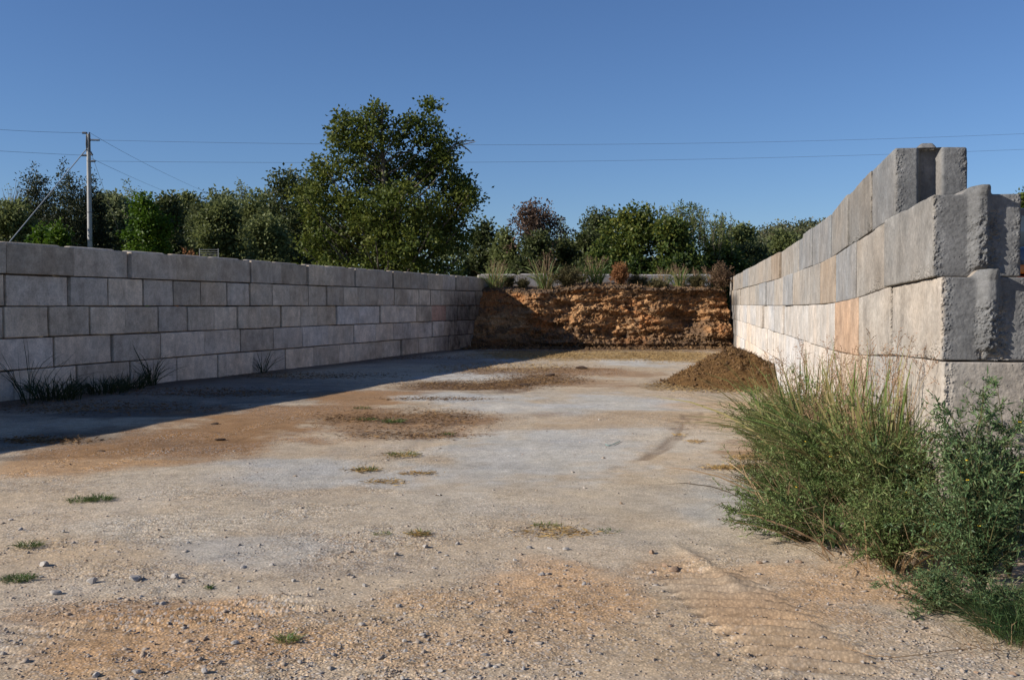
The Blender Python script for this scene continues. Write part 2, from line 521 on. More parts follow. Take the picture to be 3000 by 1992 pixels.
def soil(x, y):
    """base colour and grittiness of the yard at x, y (arrays)"""
    n = len(x)
    col = np.tile(PALE * 0.5 + TAN * 0.5, (n, 1))
    wx = 1.2 * n2(x, y * 0.7, 0.5, 5, 1.0); wy = 1.3 * n2(x * 0.6, y, 0.5, 5, 9.0)
    k = np.clip(y / 12.0, 0.55, 1.6)
    nz = n2(x, y, 2.3, 5, 4.0, 0.6)
    nl = n2(x, y * 0.45, 1.1, 4, 14.0, 0.6)
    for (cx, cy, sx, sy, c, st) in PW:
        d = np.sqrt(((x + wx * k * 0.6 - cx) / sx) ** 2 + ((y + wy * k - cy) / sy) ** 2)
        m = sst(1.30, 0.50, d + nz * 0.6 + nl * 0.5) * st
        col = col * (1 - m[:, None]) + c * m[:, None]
    col *= (1 + 0.20 * n2(x, y, 3.5, 6, 6.0, 0.7) + 0.12 * n2(x, y * 1.8, 0.5, 4, 8.0) + 0.10 * n2(x * 0.5, y * 2.0, 1.3, 4, 18.0))[:, None]
    wv = n2(x, y, 1.4, 5, 26.0, 0.65)
    col *= 1 + wv[:, None] * np.array([0.05, 0.0, -0.09])
    # foot of the left wall: dark litter
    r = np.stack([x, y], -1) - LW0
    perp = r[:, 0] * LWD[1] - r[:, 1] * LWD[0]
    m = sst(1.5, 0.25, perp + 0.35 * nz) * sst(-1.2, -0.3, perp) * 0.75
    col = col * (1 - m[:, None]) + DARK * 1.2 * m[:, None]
    # foot of the right wall
    xr = np.interp(y, RW[:, 1], RW[:, 0])
    m = sst(1.1, 0.1, xr - x + 0.5 * nz) * sst(6.0, 7.5, y) * 0.45
    col = col * (1 - m[:, None]) + ORANGE * 0.62 * m[:, None]
    # grass land outside
    out = sst(3, 9, np.maximum(-perp, x - xr - 2)) + sst(52, 58, y)
    out = np.clip(out, 0, 1)
    col = col * (1 - out[:, None]) + np.array([0.07, 0.085, 0.03]) * out[:, None]
    grit = np.clip(0.32 + 0.8 * n2(x, y, 0.8, 4, 21.0) + 0.25 * sst(9.5, 6.5, y), 0.08, 1)
    lum = col.mean(1)
    grit *= np.where(lum > 0.42, 0.55, 1.0)
    return col, grit


def axis(segs):
    out = [segs[0][0]]
    for a, b, d in segs:
        n = max(1, int(round((b - a) / d)))
        out += list(a + (b - a) * (np.arange(n) + 1) / n)
    return np.array(out)


def lines_geo(y0, y1, r):
    n = int(math.log(y1 / y0) / r)
    return list(y0 * np.exp(np.arange(n + 1) * math.log(y1 / y0) / n))


gx = axis([(-600, -60, 45), (-60, -16, 2.2), (-16, -6, 0.10), (-6, 5, 0.04), (5, 11, 0.11), (11, 60, 2.5), (60, 600, 45)])
gy = np.array(list(axis([(-300, -10, 30), (-10, 4.0, 0.5)])) + lines_geo(4.0, 52.0, 0.0038)[1:] + list(axis([(52, 120, 3), (120, 900, 40)]))[1:])
X, Y = np.meshgrid(gx, gy)
xf, yf = X.ravel(), Y.ravel()
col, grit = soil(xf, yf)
zf = ground_h(xf, yf)
near = sst(60, 30, yf) * sst(3, 5, yf)
zf = zf + near * (0.010 * n2(xf, yf, 3.0, 4, 31.0) + (0.004 + 0.010 * sst(9, 6.5, yf)) * (0.4 + grit) * n2(xf, yf, 9.0, 4, 33.0, 0.65))


def along(px0, py0, px1, py1):
    a = np.array(gp(px0, py0)); b = np.array(gp(px1, py1))
    d = b - a; L = np.linalg.norm(d); d = d / L
    u = (xf - a[0]) * d[0] + (yf - a[1]) * d[1]
    v = (xf - a[0]) * d[1] - (yf - a[1]) * d[0]
    return u, v, L


# tread bars left by loader tyres
for (p0, p1, halfw, pitch, amp, dk) in [((2050, 1690), (2420, 1960), 0.34, 0.165, 0.034, 0.62), ((2230, 1640), (1900, 1690), 0.22, 0.13, 0.014, 0.22),
                                        ((450, 1440), (900, 1460), 0.35, 0.12, 0.006, 0.12), ((380, 1570), (1150, 1430), 0.7, 0.12, 0.008, 0.16),
                                        ((20, 1395), (560, 1270), 0.3, 0.15, 0.025, 0.35), ((30, 1870), (900, 1760), 0.25, 0.15, 0.018, 0.2),
                                        ((100, 1330 + 80), (900, 1215), 0.16, 0.2, 0.02, 0.25)]:
    u, v, L = along(*p0, *p1)
    m = sst(halfw, halfw * 0.7, np.abs(v)) * sst(-0.2, 0.1, u) * sst(L + 0.2, L - 0.1, u)
    m = m * (sst(-0.45, 0.15, n2(xf, yf, 1.6, 3, 41.0)) if dk < 0.5 else sst(-0.9, -0.1, n2(xf, yf, 1.6, 3, 41.0)))
    # bars lie across the picture, whatever the way the wheel rolled
    w = np.sin((yf + 0.22 * xf + 0.02 * n2(xf, yf, 4, 2, 43.0)) * 2 * math.pi / pitch)
    zf = zf + m * amp * w
    col *= (1 - dk * m * sst(0.1, 0.7, -w))[:, None]  # troughs darkened in the soil colour to strengthen their weak shading
    grit = np.clip(grit + (0.3 if dk < 0.5 else -0.35) * m, 0.05, 1)
    if dk > 0.5:
        col = col * (1 - 0.5 * m[:, None]) + np.array([0.36, 0.245, 0.155]) * 0.5 * m[:, None]
# rut shoulders
for (p0, p1, amp, wd) in [((1450, 1185), (1160, 1340), -0.02, 0.25), ((1990, 1600), (2200, 1760), 0.022, 0.05), ((1540, 1140), (1000, 1240), -0.02, 0.3)]:
    u, v, L = along(*p0, *p1)
    m = np.exp(-(v / wd) ** 2) * sst(-0.4, 0.4, u) * sst(L + 0.4, L - 0.4, u)
    zf = zf + amp * m * (1 + 0.6 * n2(xf, yf, 5, 2, 47.0))
# curved scuffs where a tyre turned on the pale dust
box = np.where((yf > 9) & (yf < 20) & (xf > 1) & (xf < 4.5))[0]
bxy = np.stack([xf[box], yf[box]], -1)
lines = [[(1880 + dx * .4, 1345), (1935 + dx * .6, 1312), (1962 + dx * .8, 1283), (1975 + dx * .9, 1256), (1980 + dx, 1238)] for dx in (0, 22, 44)]
lines += [[(1985 + dx * .8, 1234), (2005 + dx, 1222), (2000 + dx, 1206)] for dx in (0, 18, 36, 54)]
lines += [[(1700, 1400), (1790, 1372), (1880, 1345)]]
for q, ln in enumerate(lines):
    g_ = np.array([gp(*p_) for p_ in ln])
    tt = np.linspace(0, 1, 90); t0 = np.linspace(0, 1, len(g_))
    lx = np.interp(tt, t0, g_[:, 0]); ly = np.interp(tt, t0, g_[:, 1])
    for _ in range(60):
        lx[1:-1] = (lx[:-2] + 2 * lx[1:-1] + lx[2:]) / 4; ly[1:-1] = (ly[:-2] + 2 * ly[1:-1] + ly[2:]) / 4
    d2 = ((bxy[:, None, 0] - lx[None]) ** 2 + ((bxy[:, None, 1] - ly[None]) * 0.8) ** 2)
    j = d2.argmin(1); dm = np.sqrt(d2.min(1))
    fade = sst(-0.5, 0.2, vn(np.stack([j * 0.13, j * 0 + q * 3.7, j * 0.0], -1))) * (0.45 if q == len(lines) - 1 else 1)
    m = np.exp(-(dm / 0.05) ** 2) * fade
    col[box] = col[box] * (1 - 0.62 * m[:, None]) + np.array([0.20, 0.135, 0.085]) * 0.62 * m[:, None]
    zf[box] -= 0.012 * m
nx, ny = len(gx), len(gy)
idx = np.arange(nx * ny).reshape(ny, nx)
Fc = np.stack([idx[:-1, :-1], idx[:-1, 1:], idx[1:, 1:], idx[1:, :-1]], -1).reshape(-1, 4)
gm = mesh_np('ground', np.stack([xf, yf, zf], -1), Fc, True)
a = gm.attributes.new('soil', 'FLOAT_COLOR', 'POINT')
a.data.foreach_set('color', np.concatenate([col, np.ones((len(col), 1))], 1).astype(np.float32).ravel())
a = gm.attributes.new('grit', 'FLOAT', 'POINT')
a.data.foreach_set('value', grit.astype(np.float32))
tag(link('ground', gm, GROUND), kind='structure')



def ground_f(x, y):
    """ground surface with its fine relief"""
    nr = sst(60, 30, y) * sst(3, 5, y)
    return ground_h(x, y) + nr * (0.010 * n2(x, y, 3.0, 4, 31.0) + 0.003 * n2(x, y, 9.0, 3, 33.0))


def gz(x, y):
    return float(ground_f(np.array([float(x)]), np.array([float(y)]))[0])


# ------------------------------------------------------------------ concrete blocks
CH = 0.61


def grid_lines(L, cell):
    e = [0.0, 0.012, 0.03, 0.055]
    n = max(2, int(round((L - 0.11) / cell)))
    mid = list(0.055 + (L - 0.11) * np.arange(1, n) / n)
    return np.array(e + mid + [L - v for v in reversed(e)])


def block_mesh(W, L, H, cell, seed, end='flat', rough=0.0, stain=None, top_tongue=True, chip=1.0):
    """a cast block; local x is its thickness, y its length, z its height. y = 0 is the near end"""
    ax, ay, az = grid_lines(W, min(cell, 0.04)), grid_lines(L, cell), grid_lines(H, cell)
    Vs, Fs, n = [], [], 0
    for (A, B, fix, val) in [(ax, ay, 2, 0), (ax, ay, 2, H), (ax, az, 1, 0), (ax, az, 1, L), (ay, az, 0, 0), (ay, az, 0, W)]:
        a_, b_ = np.meshgrid(A, B, indexing='ij')
        P = np.zeros(a_.shape + (3,))
        o = [i for i in range(3) if i != fix]
        P[..., o[0]] = a_; P[..., o[1]] = b_; P[..., fix] = val
        na, nb = a_.shape
        id_ = np.arange(na * nb).reshape(na, nb)
        q = np.stack([id_[:-1, :-1], id_[1:, :-1], id_[1:, 1:], id_[:-1, 1:]], -1).reshape(-1, 4)
        flip = (fix == 2 and val == 0) or (fix == 1 and val > 0) or (fix == 0 and val == 0)
        if flip: q = q[:, ::-1]
        Vs.append(P.reshape(-1, 3)); Fs.append(q + n); n += na * nb
    P = np.concatenate(Vs); Fq = np.concatenate(Fs)
    # weld
    key = np.round(P * 2000).astype(np.int64)
    k1 = key[:, 0] * 10 ** 10 + key[:, 1] * 10 ** 5 + key[:, 2]
    _, first, inv = np.unique(k1, return_index=True, return_inverse=True)
    P = P[first]; Fq = inv.reshape(-1)[Fq]
    P0 = P.copy()
    so = seed * 7.31
    # tongue on the top, tongue or groove on the near end
    u = P0[:, 0] - W / 2
    prof = lambda c, a0, b0: sst(b0, a0, np.abs(c))
    topm = (P0[:, 2] > H - 1e-4)
    if top_tongue:
        tl = sst(0.10, 0.16, P0[:, 1]) * sst(L - 0.10, L - 0.16, P0[:, 1]) if end != 'tongue' else sst(L - 0.10, L - 0.16, P0[:, 1])
        P[:, 2] += topm * prof(u, 0.04, 0.115) * (0.055 if end == 'tongue' else 0.07 if rough else 0.045) * tl
    nearm = (P0[:, 1] < 1e-4)
    if end == 'tongue':
        lo = sst(0.04, 0.10, P0[:, 2] + 0.03 * vn(P0 * 9 + so))
        tp = sst(-0.07, 0.01, u) * sst(0.105, 0.05, u)
        P[:, 1] -= nearm * tp * 0.068 * lo
        P[:, 1] -= topm * tp * 0.068 * sst(0.06, 0.0, P0[:, 1])
    elif end == 'groove':
        P[:, 1] += nearm * prof(u + 0.01, 0.05, 0.115) * 0.11
        P[:, 2] -= topm * 0
    # rounded, chipped arrises
    cn = fbm(P0 * 6 + so, 4)
    r = 0.007 + 0.022 * chip * np.clip(cn - 0.05, 0, 1) + 0.05 * chip * np.clip(fbm(P0 * 2.2 + so + 5, 3) - 0.25, 0, 1)
    dim = np.array([W, L, H])
    inner = np.clip(P0, r[:, None], dim - r[:, None])
    d = P0 - inner
    dl = np.linalg.norm(d, axis=1)
    msk = (dl > r) & (((np.abs(d) > 1e-6).sum(1)) > 1)
    sc = np.where(msk, r / np.maximum(dl, 1e-9), 1)
    P = P + (inner + d * sc[:, None] - P0)
    # surface relief
    cen = dim / 2
    nrm = unit((P0 - cen) / dim * 2 * (np.abs((P0 - cen) / dim * 2) > 0.999))
    amp = 0.0022 * fbm(P0 * 5 + so, 4) + 0.0035 * vn(P0 * 1.7 + so)
    if rough:
        cellh = fbm(P0 * 30 + so, 3, 0.7)
        edge = sst(0.10, 0.0, np.minimum(P0[:, 0], W - P0[:, 0])) * (0.4 + 0.6 * (fbm(P0 * 5 + so + 3, 3) > -0.15))
        ridge = (end == 'tongue') * prof(u - 0.04, 0.07, 0.15) * sst(0.02, -0.10, P[:, 1]) * 0 + (end == 'tongue') * prof(u - 0.05, 0.05, 0.14) * sst(H * 0.95, H * 0.45, P0[:, 2] + 0.15 * vn(P0 * 6 + so))
        foot = sst(0.16, 0.03, P0[:, 2] + 0.08 * vn(P0 * 4 + so + 2)) * sst(-0.3, 0.2, vn(P0 * 1.5 + so + 4))
        k = np.clip(np.maximum(np.maximum(edge * nearm * 0.7, ridge * nearm * 1.1), foot * (P0[:, 0] < 1e-3) * 0.7) + 0.05 * nearm, 0, 1.3)
        broken = k
        agg = 1 - 2 * np.abs(vn(P0 * 42 + so)) - 0.8 * np.abs(vn(P0 * 75 + so))
        amp = amp + rough * k * ((cellh - 0.3) * 0.014 + agg * 0.016 - 0.004) + rough * nearm * 0.0018 * vn(P0 * 40 + so)
    P = P + nrm * amp[:, None]
    me = mesh_np('concrete_block', P, Fq, not (rough and end != 'flat'))
    if rough:
        at_ = me.attributes.new('broken', 'FLOAT', 'POINT')
        at_.data.foreach_set('value', np.clip(broken * 1.4, 0, 1).astype(np.float32))
    if stain is not None:
        s = stain(P0)
        at_ = me.attributes.new('stain', 'FLOAT', 'POINT')
        at_.data.foreach_set('value', s.astype(np.float32))
    return me


ORD = ['zeroth', 'first', 'second', 'third', 'fourth', 'fifth', 'sixth', 'seventh', 'eighth', 'ninth', 'tenth', 'eleventh', 'twelfth',
       'thirteenth', 'fourteenth', 'fifteenth', 'sixteenth', 'seventeenth', 'eighteenth', 'nineteenth', 'twentieth', 'twenty-first',
       'twenty-second', 'twenty-third', 'twenty-fourth', 'twenty-fifth', 'twenty-sixth', 'twenty-seventh', 'twenty-eighth']
COURSE = {1: 'top course', 2: 'second course', 3: 'middle course', 4: 'fourth course', 5: 'bottom course'}


def put_block(me, x, y, z, rz, rx, colr, label, group):
    o = bpy.data.objects.new('concrete_block', me)
    if not len(me.materials): me.materials.append(CONC)
    C.objects.link(o)
    o.location = (x, y, z)
    o.rotation_euler = (rx, 0, rz)
    o.color = (*colr, 1)
    tag(o, label, 'concrete block', group)
    return o


R = random.Random(4)
# ---- left wall, shaded; joints measured along the face
LSEAM = {
    1: [223, 383, 517, 638, 737, 827, 906, 979, 1044, 1102, 1154, 1203, 1254, 1299, 1337, 1374, 1418],
    2: [23, 209, 322, 422, 511, 592, 670, 735, 798, 851, 906, 958, 1006, 1048, 1123, 1157, 1193, 1229, 1262, 1292, 1331, 1363, 1394],
    3: [16, 145, 263, 367, 464, 550, 628, 698, 766, 827, 883, 934, 988, 1053, 1113, 1169, 1220, 1266, 1308, 1342, 1374, 1410],
    4: [161, 330, 471, 598, 705, 800, 886, 962, 1037, 1101, 1151, 1205, 1269, 1302, 1333, 1372, 1408],
    5: [42, 226, 383, 520, 638, 740, 837, 918, 993, 1062, 1123, 1178, 1227, 1272, 1315, 1349, 1382, 1415],
}
lang = math.atan2(LWD[0], LWD[1])     # heading of the wall from +Y


def left_s(px):
    # distance along the face from LW0 of the vertical joint seen at px
    dx = (px - 1500) / F
    # (LW0 + s D) : x = dx*y
    return (dx * LW0[1] - LW0[0]) / (LWD[0] - dx * LWD[1])


LTOP = {}
for c in range(1, 6):
    ss = [left_s(p) for p in LSEAM[c]]
    first = ss[0]
    pre = []
    s = first
    while s > -14.5:
        s -= 1.83
        pre.insert(0, s)
    allS = pre + ss
    allS.append(allS[-1] + 1.83)
    z0 = (5 - c) * CH
    vis = 0
    for i in range(len(allS) - 1):
        s0, s1 = allS[i], allS[i + 1]
        L = s1 - s0 - 0.034 - 0.02 * R.random() * (R.random() > 0.4)
        visible = s1 > left_s(3)
        if visible: vis += 1
        Z = LW0[1] + s0 * LWD[1]
        t = R.gauss(0, 0.020)
        th = 0.61 + t * 0.0

        def stain(P, s0=s0, z0=z0):
            al = P[:, 1] + s0; zz = P[:, 2] + z0
            e = sst(21.8, 24.5, al + 0.8 * (2.3 - zz) * 0.6) * sst(2.75, 2.1, zz)
            m = 0.45 * sst(10, 22, al) * sst(0.1, 0.4, fbm(np.stack([al * 1.3, zz * 2.2, zz * 0], -1) + 3, 4))
            return np.clip(np.maximum(e, m * sst(2.6, 1.8, zz)), 0, 1)
        me = block_mesh(0.61, L, CH - 0.020 - 0.012 * R.random(), 0.045 if visible else 0.3, i * 5.0 + c * 31.7, 'flat', 0, stain, True, 1.3)
        p = LW0 + LWD * s0
        # local x = 0 is the outer (hidden) face, x = W is the face seen
        pos = p + np.array([-LWD[1], LWD[0]]) * (0.61 - t)
        g = R.gauss(0.45, 0.05)
        k = R.random()
        colr = np.array([g * 1.20, g * 1.02, g * 0.80]) if k > 0.4 else np.array([g * 1.16, g * 1.01, g * 0.83])
        lab = 'grey concrete block'
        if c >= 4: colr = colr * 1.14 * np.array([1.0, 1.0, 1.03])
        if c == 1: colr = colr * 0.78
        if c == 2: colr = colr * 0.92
        pxm = LSEAM[c][i - len(pre)] if i >= len(pre) and i - len(pre) < len(LSEAM[c]) else 0
        if (c, pxm) in ((3, 988), (3, 1053), (4, 886)):
            colr = np.array([0.60, 0.55, 0.49]); lab = 'pale whitish concrete block'
        if (c, pxm) == (3, 1266):
            colr = np.array([0.52, 0.34, 0.26]); lab = 'pinkish concrete block'
        if visible:
            w = ORD[vis]
            label = '%s, %s from the photo edge, %s of shaded left wall' % (lab, w, COURSE[c])
        else:
            label = 'grey concrete block in the %s of left wall, outside the photo' % COURSE[c]
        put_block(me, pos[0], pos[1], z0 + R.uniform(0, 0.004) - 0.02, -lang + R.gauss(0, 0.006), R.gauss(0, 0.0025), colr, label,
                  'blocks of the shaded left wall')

# ---- right wall, sunlit
RSEAM = {
    1: [2536, 2473, 2429, 2377, 2351, 2326, 2301, 2278, 2256, 2240, 2222, 2209, 2194, 2178, 2166, 2157],
    2: [2595, 2504, 2448, 2404, 2375, 2346, 2322, 2296, 2265, 2242, 2222, 2209, 2194, 2178, 2166, 2157],
    3: [2610, 2515, 2451, 2408, 2373, 2347, 2322, 2294, 2268, 2253, 2235, 2218, 2200, 2188, 2178, 2166, 2157],
    4: [2630, 2540, 2468, 2420, 2385, 2353, 2328, 2303, 2280, 2262, 2245, 2230, 2214, 2200, 2188, 2174, 2163],
    5: [2590, 2508, 2448, 2404, 2372, 2342, 2318, 2294, 2273, 2254, 2238, 2222, 2208, 2194, 2182, 2170, 2160],
}
yy = np.linspace(6.9, 49, 1200)
xx = np.interp(yy, RW[:, 1], RW[:, 0])
for _ in range(60):
    xx[1:-1] = (xx[:-2] + xx[1:-1] * 2 + xx[2:]) / 4
ppx = 1500 + F * xx / yy


def right_y(px):
    return float(np.interp(-px, -ppx, yy))


def right_x(y):
    return float(np.interp(y, yy, xx))


def right_base(y):
    return float(np.interp(y, [7.5, 9.2, 10.9, 14, 23, 42], [0.225, 0.185, 0.085, 0.03, 0.0, 0.02]))


CREAM = np.array([0.45, 0.405, 0.35]); WGREY = np.array([0.40, 0.375, 0.34]); CGREY = np.array([0.385, 0.382, 0.375]); SAND = np.array([0.47, 0.385, 0.30])
WHITE = np.array([0.56, 0.53, 0.50])
start = {1: 9.19, 2: 7.55, 3: 7.43, 4: 7.36, 5: 7.33}
ENDT = {1: 'groove', 2: 'tongue', 3: 'tongue', 4: 'flat', 5: 'flat'}
for c in range(1, 6):
    topup = 0.02 if c == 1 else 0.0
    ys = [start[c]] + [right_y(p) for p in RSEAM[c]] + [43.4, 45.2, 47.0]
    z0 = (5 - c) * CH
    for i in range(len(ys) - 1):
        y0, y1 = ys[i], ys[i + 1]
        x0, x1 = right_x(y0), right_x(y1)
        Lf = math.hypot(x1 - x0, y1 - y0)
        L = Lf - 0.012 - 0.006 * R.random()
        b0, b1 = right_base(y0), right_base(y1)
        cell = (0.0105 if i == 0 and c < 5 else min(0.10, max(0.016, y0 * 0.0024))) if i < 3 else 0.07
        end = ENDT[c] if i == 0 else 'flat'
        rgh = 1.0 if i < 2 else 0.0

        def stain(P, y0=y0, z0=z0):
            al = P[:, 1] + y0; zz = P[:, 2] + z0
            return np.clip(sst(39.5, 42, al) * sst(2.5, 2.0, zz), 0, 1)
        me = block_mesh(0.61, L, CH - 0.008, cell, 100 + i * 5.0 + c * 31.7, end, rgh, stain, True, 1.25 if i < 2 else 1.0)
        hd = math.atan2(x1 - x0, y1 - y0)
        t = R.gauss(0, 0.016)
        if c == 1 and 4 < i < 8: t += 0.07
        if c == 1 and i < 3: t = (0.05, 0.035, 0.02)[i]
        if c == 3 and i == 0: t = 0.01
        if c == 4 and i == 0: t = 0.015
        k = R.random()
        names = 'cream grey concrete block'
        colr = CREAM * (0.92 + 0.16 * R.random())
        if k > 0.55: colr = WGREY * (0.95 + 0.15 * R.random()); names = 'warm grey concrete block'
        if k > 0.80: colr = CGREY * (0.95 + 0.1 * R.random()); names = 'bluish grey concrete block'
        if k < 0.12: colr = SAND * 0.97; names = 'sandy tan concrete block'
        if c >= 3 and i > 2: colr = colr * 0.75 + WHITE * 0.28
        sp = {(1, 0): (CGREY * 0.92, 'dark grey concrete block with a grooved end'), (1, 1): (WGREY * 0.9, 'grey brown concrete block'),
              (2, 0): (WGREY * 1.0, 'grey concrete block with a ridged crumbling end'), (2, 1): (CREAM * 0.96, 'cream concrete block with crumbling side'),
              (2, 2): (CGREY * 0.98, 'bluish grey concrete block'), (3, 0): (CREAM * 1.0, 'cream concrete block with a ridged end'),
              (3, 1): (CREAM * 0.98, 'cream concrete block'), (3, 2): (np.array([0.50, 0.355, 0.25]), 'orange concrete block'),
              (1, 2): (WGREY, 'grey concrete block'), (1, 4): (CGREY, 'bluish grey narrow concrete block'),
              (1, 8): (SAND * 0.9, 'tan brown narrow concrete block'), (4, 0): (CREAM * 1.05, 'pale cream concrete block behind the weeds')}
        if (c, i) in sp: colr, names = sp[(c, i)]
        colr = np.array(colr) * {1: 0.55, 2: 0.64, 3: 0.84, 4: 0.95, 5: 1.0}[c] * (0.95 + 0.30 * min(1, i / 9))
        label = '%s, %s from near end, %s of sunlit right wall' % (names, ORD[i + 1], COURSE[c])
        if i == 0: label = '%s, nearest in the %s of right wall' % (names, COURSE[c])
        if i == 0:
            # end faces tinted plain dark grey, without the tan dust of the yard side
            na = len(me.vertices); co = np.zeros(na * 3, np.float32); me.vertices.foreach_get('co', co); co = co.reshape(-1, 3)
            gv = sst(0.03, 0.0, co[:, 1]) * sst(0.004, 0.03, co[:, 0] + 0.012 * vn(co.astype(float) * 14))
            if c >= 4: gv = gv * 0.25
            ga = me.attributes.new('grey_end', 'FLOAT', 'POINT'); ga.data.foreach_set('value', gv.astype(np.float32))
        nrm = (math.cos(hd), -math.sin(hd))
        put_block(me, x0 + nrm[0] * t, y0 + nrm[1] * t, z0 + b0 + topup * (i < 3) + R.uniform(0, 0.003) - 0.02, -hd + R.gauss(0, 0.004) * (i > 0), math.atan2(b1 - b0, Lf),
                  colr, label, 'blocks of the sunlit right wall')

# ---- back wall, only its top shows behind the heap
bx0, by0, bx1, by1 = -1.6, 47.5, 9.4, 48.6
bl = math.hypot(bx1 - bx0, by1 - by0)
nb = 6
bme = [block_mesh(0.61, bl / nb - 0.015, CH - 0.01, 0.12, 900 + k * 11, 'flat', 0, None, True) for k in range(3)]
for c in range(1, 6):
    for i in range(nb):
        f = i / nb
        hd = math.atan2(bx1 - bx0, by1 - by0)
        label = 'pale concrete block of back wall, %s from left, %s' % (ORD[i + 1], COURSE[c])
        put_block(bme[(i + c) % 3], bx0 + (bx1 - bx0) * f, by0 + (by1 - by0) * f, (5 - c) * CH + 0.16 + 0.02 * R.random(), -hd, 0,
                  WHITE * (0.70 + 0.1 * R.random()), label, 'blocks of the back wall')

# ------------------------------------------------------------------ compost heap
HEAP = attr_mat('compost', 'earth', 16, 0.07, 0.6, 1.5, 9)


def color_attr(me, name, col):
    a = me.attributes.new(name, 'FLOAT_COLOR', 'POINT')
    a.data.foreach_set('color', np.concatenate([col, np.ones((len(col), 1))], 1).astype(np.float32).ravel())


hx0, hx1 = -2.6, 9.35
NXh, NZh = 500, 180
u = np.linspace(0, 1, NXh); v = np.linspace(0, 1, NZh)
U, Vv = np.meshgrid(u, v, indexing='ij')
# v 0..0.72 is the cut face from foot to lip, 0.72..1 the top going back to the wall
xh = hx0 + (hx1 - hx0) * U
lip = 2.60 + 0.20 * n2(xh.ravel(), xh.ravel() * 0, 0.6, 3, 51.0).reshape(xh.shape) - 0.35 * sst(0.12, 0.0, U) - 0.15 * sst(0.93, 1.0, U)
fz = np.clip(Vv / 0.72, 0, 1)
tb = np.clip((Vv - 0.72) / 0.28, 0, 1)
zh = lip * fz + 0.22 * tb
p = np.stack([xh.ravel(), zh.ravel() * 1.0, np.zeros(xh.size)], -1)
strata = fbm(p * np.array([0.55, 2.6, 1]) + 3.3, 5, 0.6).reshape(xh.shape)
lump = fbm(p * np.array([1.1, 1.3, 1]) + 8.1, 5, 0.62).reshape(xh.shape)
big = fbm(p * np.array([0.35, 0.5, 1]) + 1.7, 3).reshape(xh.shape)
fine = fbm(p * np.array([5.5, 8.0, 1]) + 2.7, 4, 0.7).reshape(xh.shape)
yb = 43.9 - 0.5 * U + 1.5 * fz ** 1.15 * (1 - tb)
fine2 = fbm(p * np.array([3.0, 3.6, 1]) + 6.7, 4, 0.7).reshape(xh.shape)
rid = (1 - 2.2 * np.abs(fbm(p * np.array([0.7, 2.4, 1]) + 5.5, 4, 0.55))).reshape(xh.shape)
rid2 = (1 - 2.2 * np.abs(fbm(p * np.array([2.6, 4.2, 1]) + 15.5, 4, 0.6))).reshape(xh.shape)
relief = (0.35 + 0.65 * sst(-0.6, 1.6, xh)) * (0.75 * strata + 0.2 * lump + 0.35 * big + 0.24 * fine + 0.2 * fine2 + 0.30 * rid + 0.14 * rid2)
hollow = np.exp(-(((xh - 7.4) / 0.75) ** 2 + ((zh - 1.15) / 0.7) ** 2)) * 1.0 + 0.6 * np.exp(-(((xh - 5.0) / 1.3) ** 2 + ((zh - 0.45) / 0.3) ** 2)) \
    + 0.45 * np.exp(-(((xh - 2.3) / 0.6) ** 2 + ((zh - 1.8) / 0.18) ** 2)) - 0.3 * np.exp(-(((xh - 0.9) / 0.9) ** 2)) * sst(0.1, 0.6, fz)
yh = yb + (hollow - relief * 0.85) * sst(0, 0.08, fz) * (1 - tb)
yh = np.where(tb > 0, (yb + (hollow - relief * 0.85) * (1 - 0)) * (1 - tb) + tb * 47.4, yh)
zh = zh + 0.06 * fine * (fz > 0.02) + tb * 0.05 * lump
zh[:, 0] = -0.05
# crust droops over the lip
yh = yh - 0.16 * np.exp(-((fz - 0.97) / 0.04) ** 2) * (1 + lump) * (tb < 0.01)
OR1 = np.array([0.33, 0.175, 0.078]); OR2 = np.array([0.43, 0.255, 0.125]); DK = np.array([0.10, 0.066, 0.042]); RED = np.array([0.34, 0.135, 0.045])
c1 = fbm(p * np.array([0.9, 2.2, 1]) + 12.3, 5, 0.6).reshape(xh.shape)
c2 = fbm(p * np.array([2.6, 3.4, 1]) + 22.3, 5, 0.65).reshape(xh.shape)
m = sst(-0.25, 0.3, c1)[..., None]
hc = OR1 * (1 - m) + OR2 * m
m = (sst(0.02, 0.35, fbm(p * np.array([0.5, 0.9, 1]) + 32.3, 3).reshape(xh.shape)) * 0.8)[..., None]
hc = hc * (1 - m) + RED * m
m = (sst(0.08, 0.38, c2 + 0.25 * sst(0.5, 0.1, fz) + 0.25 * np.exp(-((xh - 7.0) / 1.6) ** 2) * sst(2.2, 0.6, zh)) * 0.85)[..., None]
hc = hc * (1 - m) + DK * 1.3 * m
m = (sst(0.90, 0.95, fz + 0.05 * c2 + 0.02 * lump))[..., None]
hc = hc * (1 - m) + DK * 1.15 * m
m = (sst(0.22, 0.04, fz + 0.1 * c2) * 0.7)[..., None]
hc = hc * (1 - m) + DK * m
hc = hc * (1 + 0.3 * fine[..., None])
Vh = np.stack([xh, yh, zh], -1).reshape(-1, 3)
idx = np.arange(NXh * NZh).reshape(NXh, NZh)
Fq = np.stack([idx[:-1, :-1], idx[1:, :-1], idx[1:, 1:], idx[:-1, 1:]], -1).reshape(-1, 4)
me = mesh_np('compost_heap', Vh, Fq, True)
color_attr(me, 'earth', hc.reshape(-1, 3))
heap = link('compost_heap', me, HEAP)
tag(heap, 'tall brown and orange compost heap with a steep cut face filling the bay', 'compost heap')
HV = Vh.reshape(NXh, NZh, 3)


def heap_top(x, y):
    """height of the heap's top at x, y"""
    i = int(np.clip((x - hx0) / (hx1 - hx0) * (NXh - 1), 0, NXh - 1))
    col_ = HV[i, 129:, :]
    j = int(np.argmin(np.abs(col_[:, 1] - y)))
    return float(col_[j, 2])


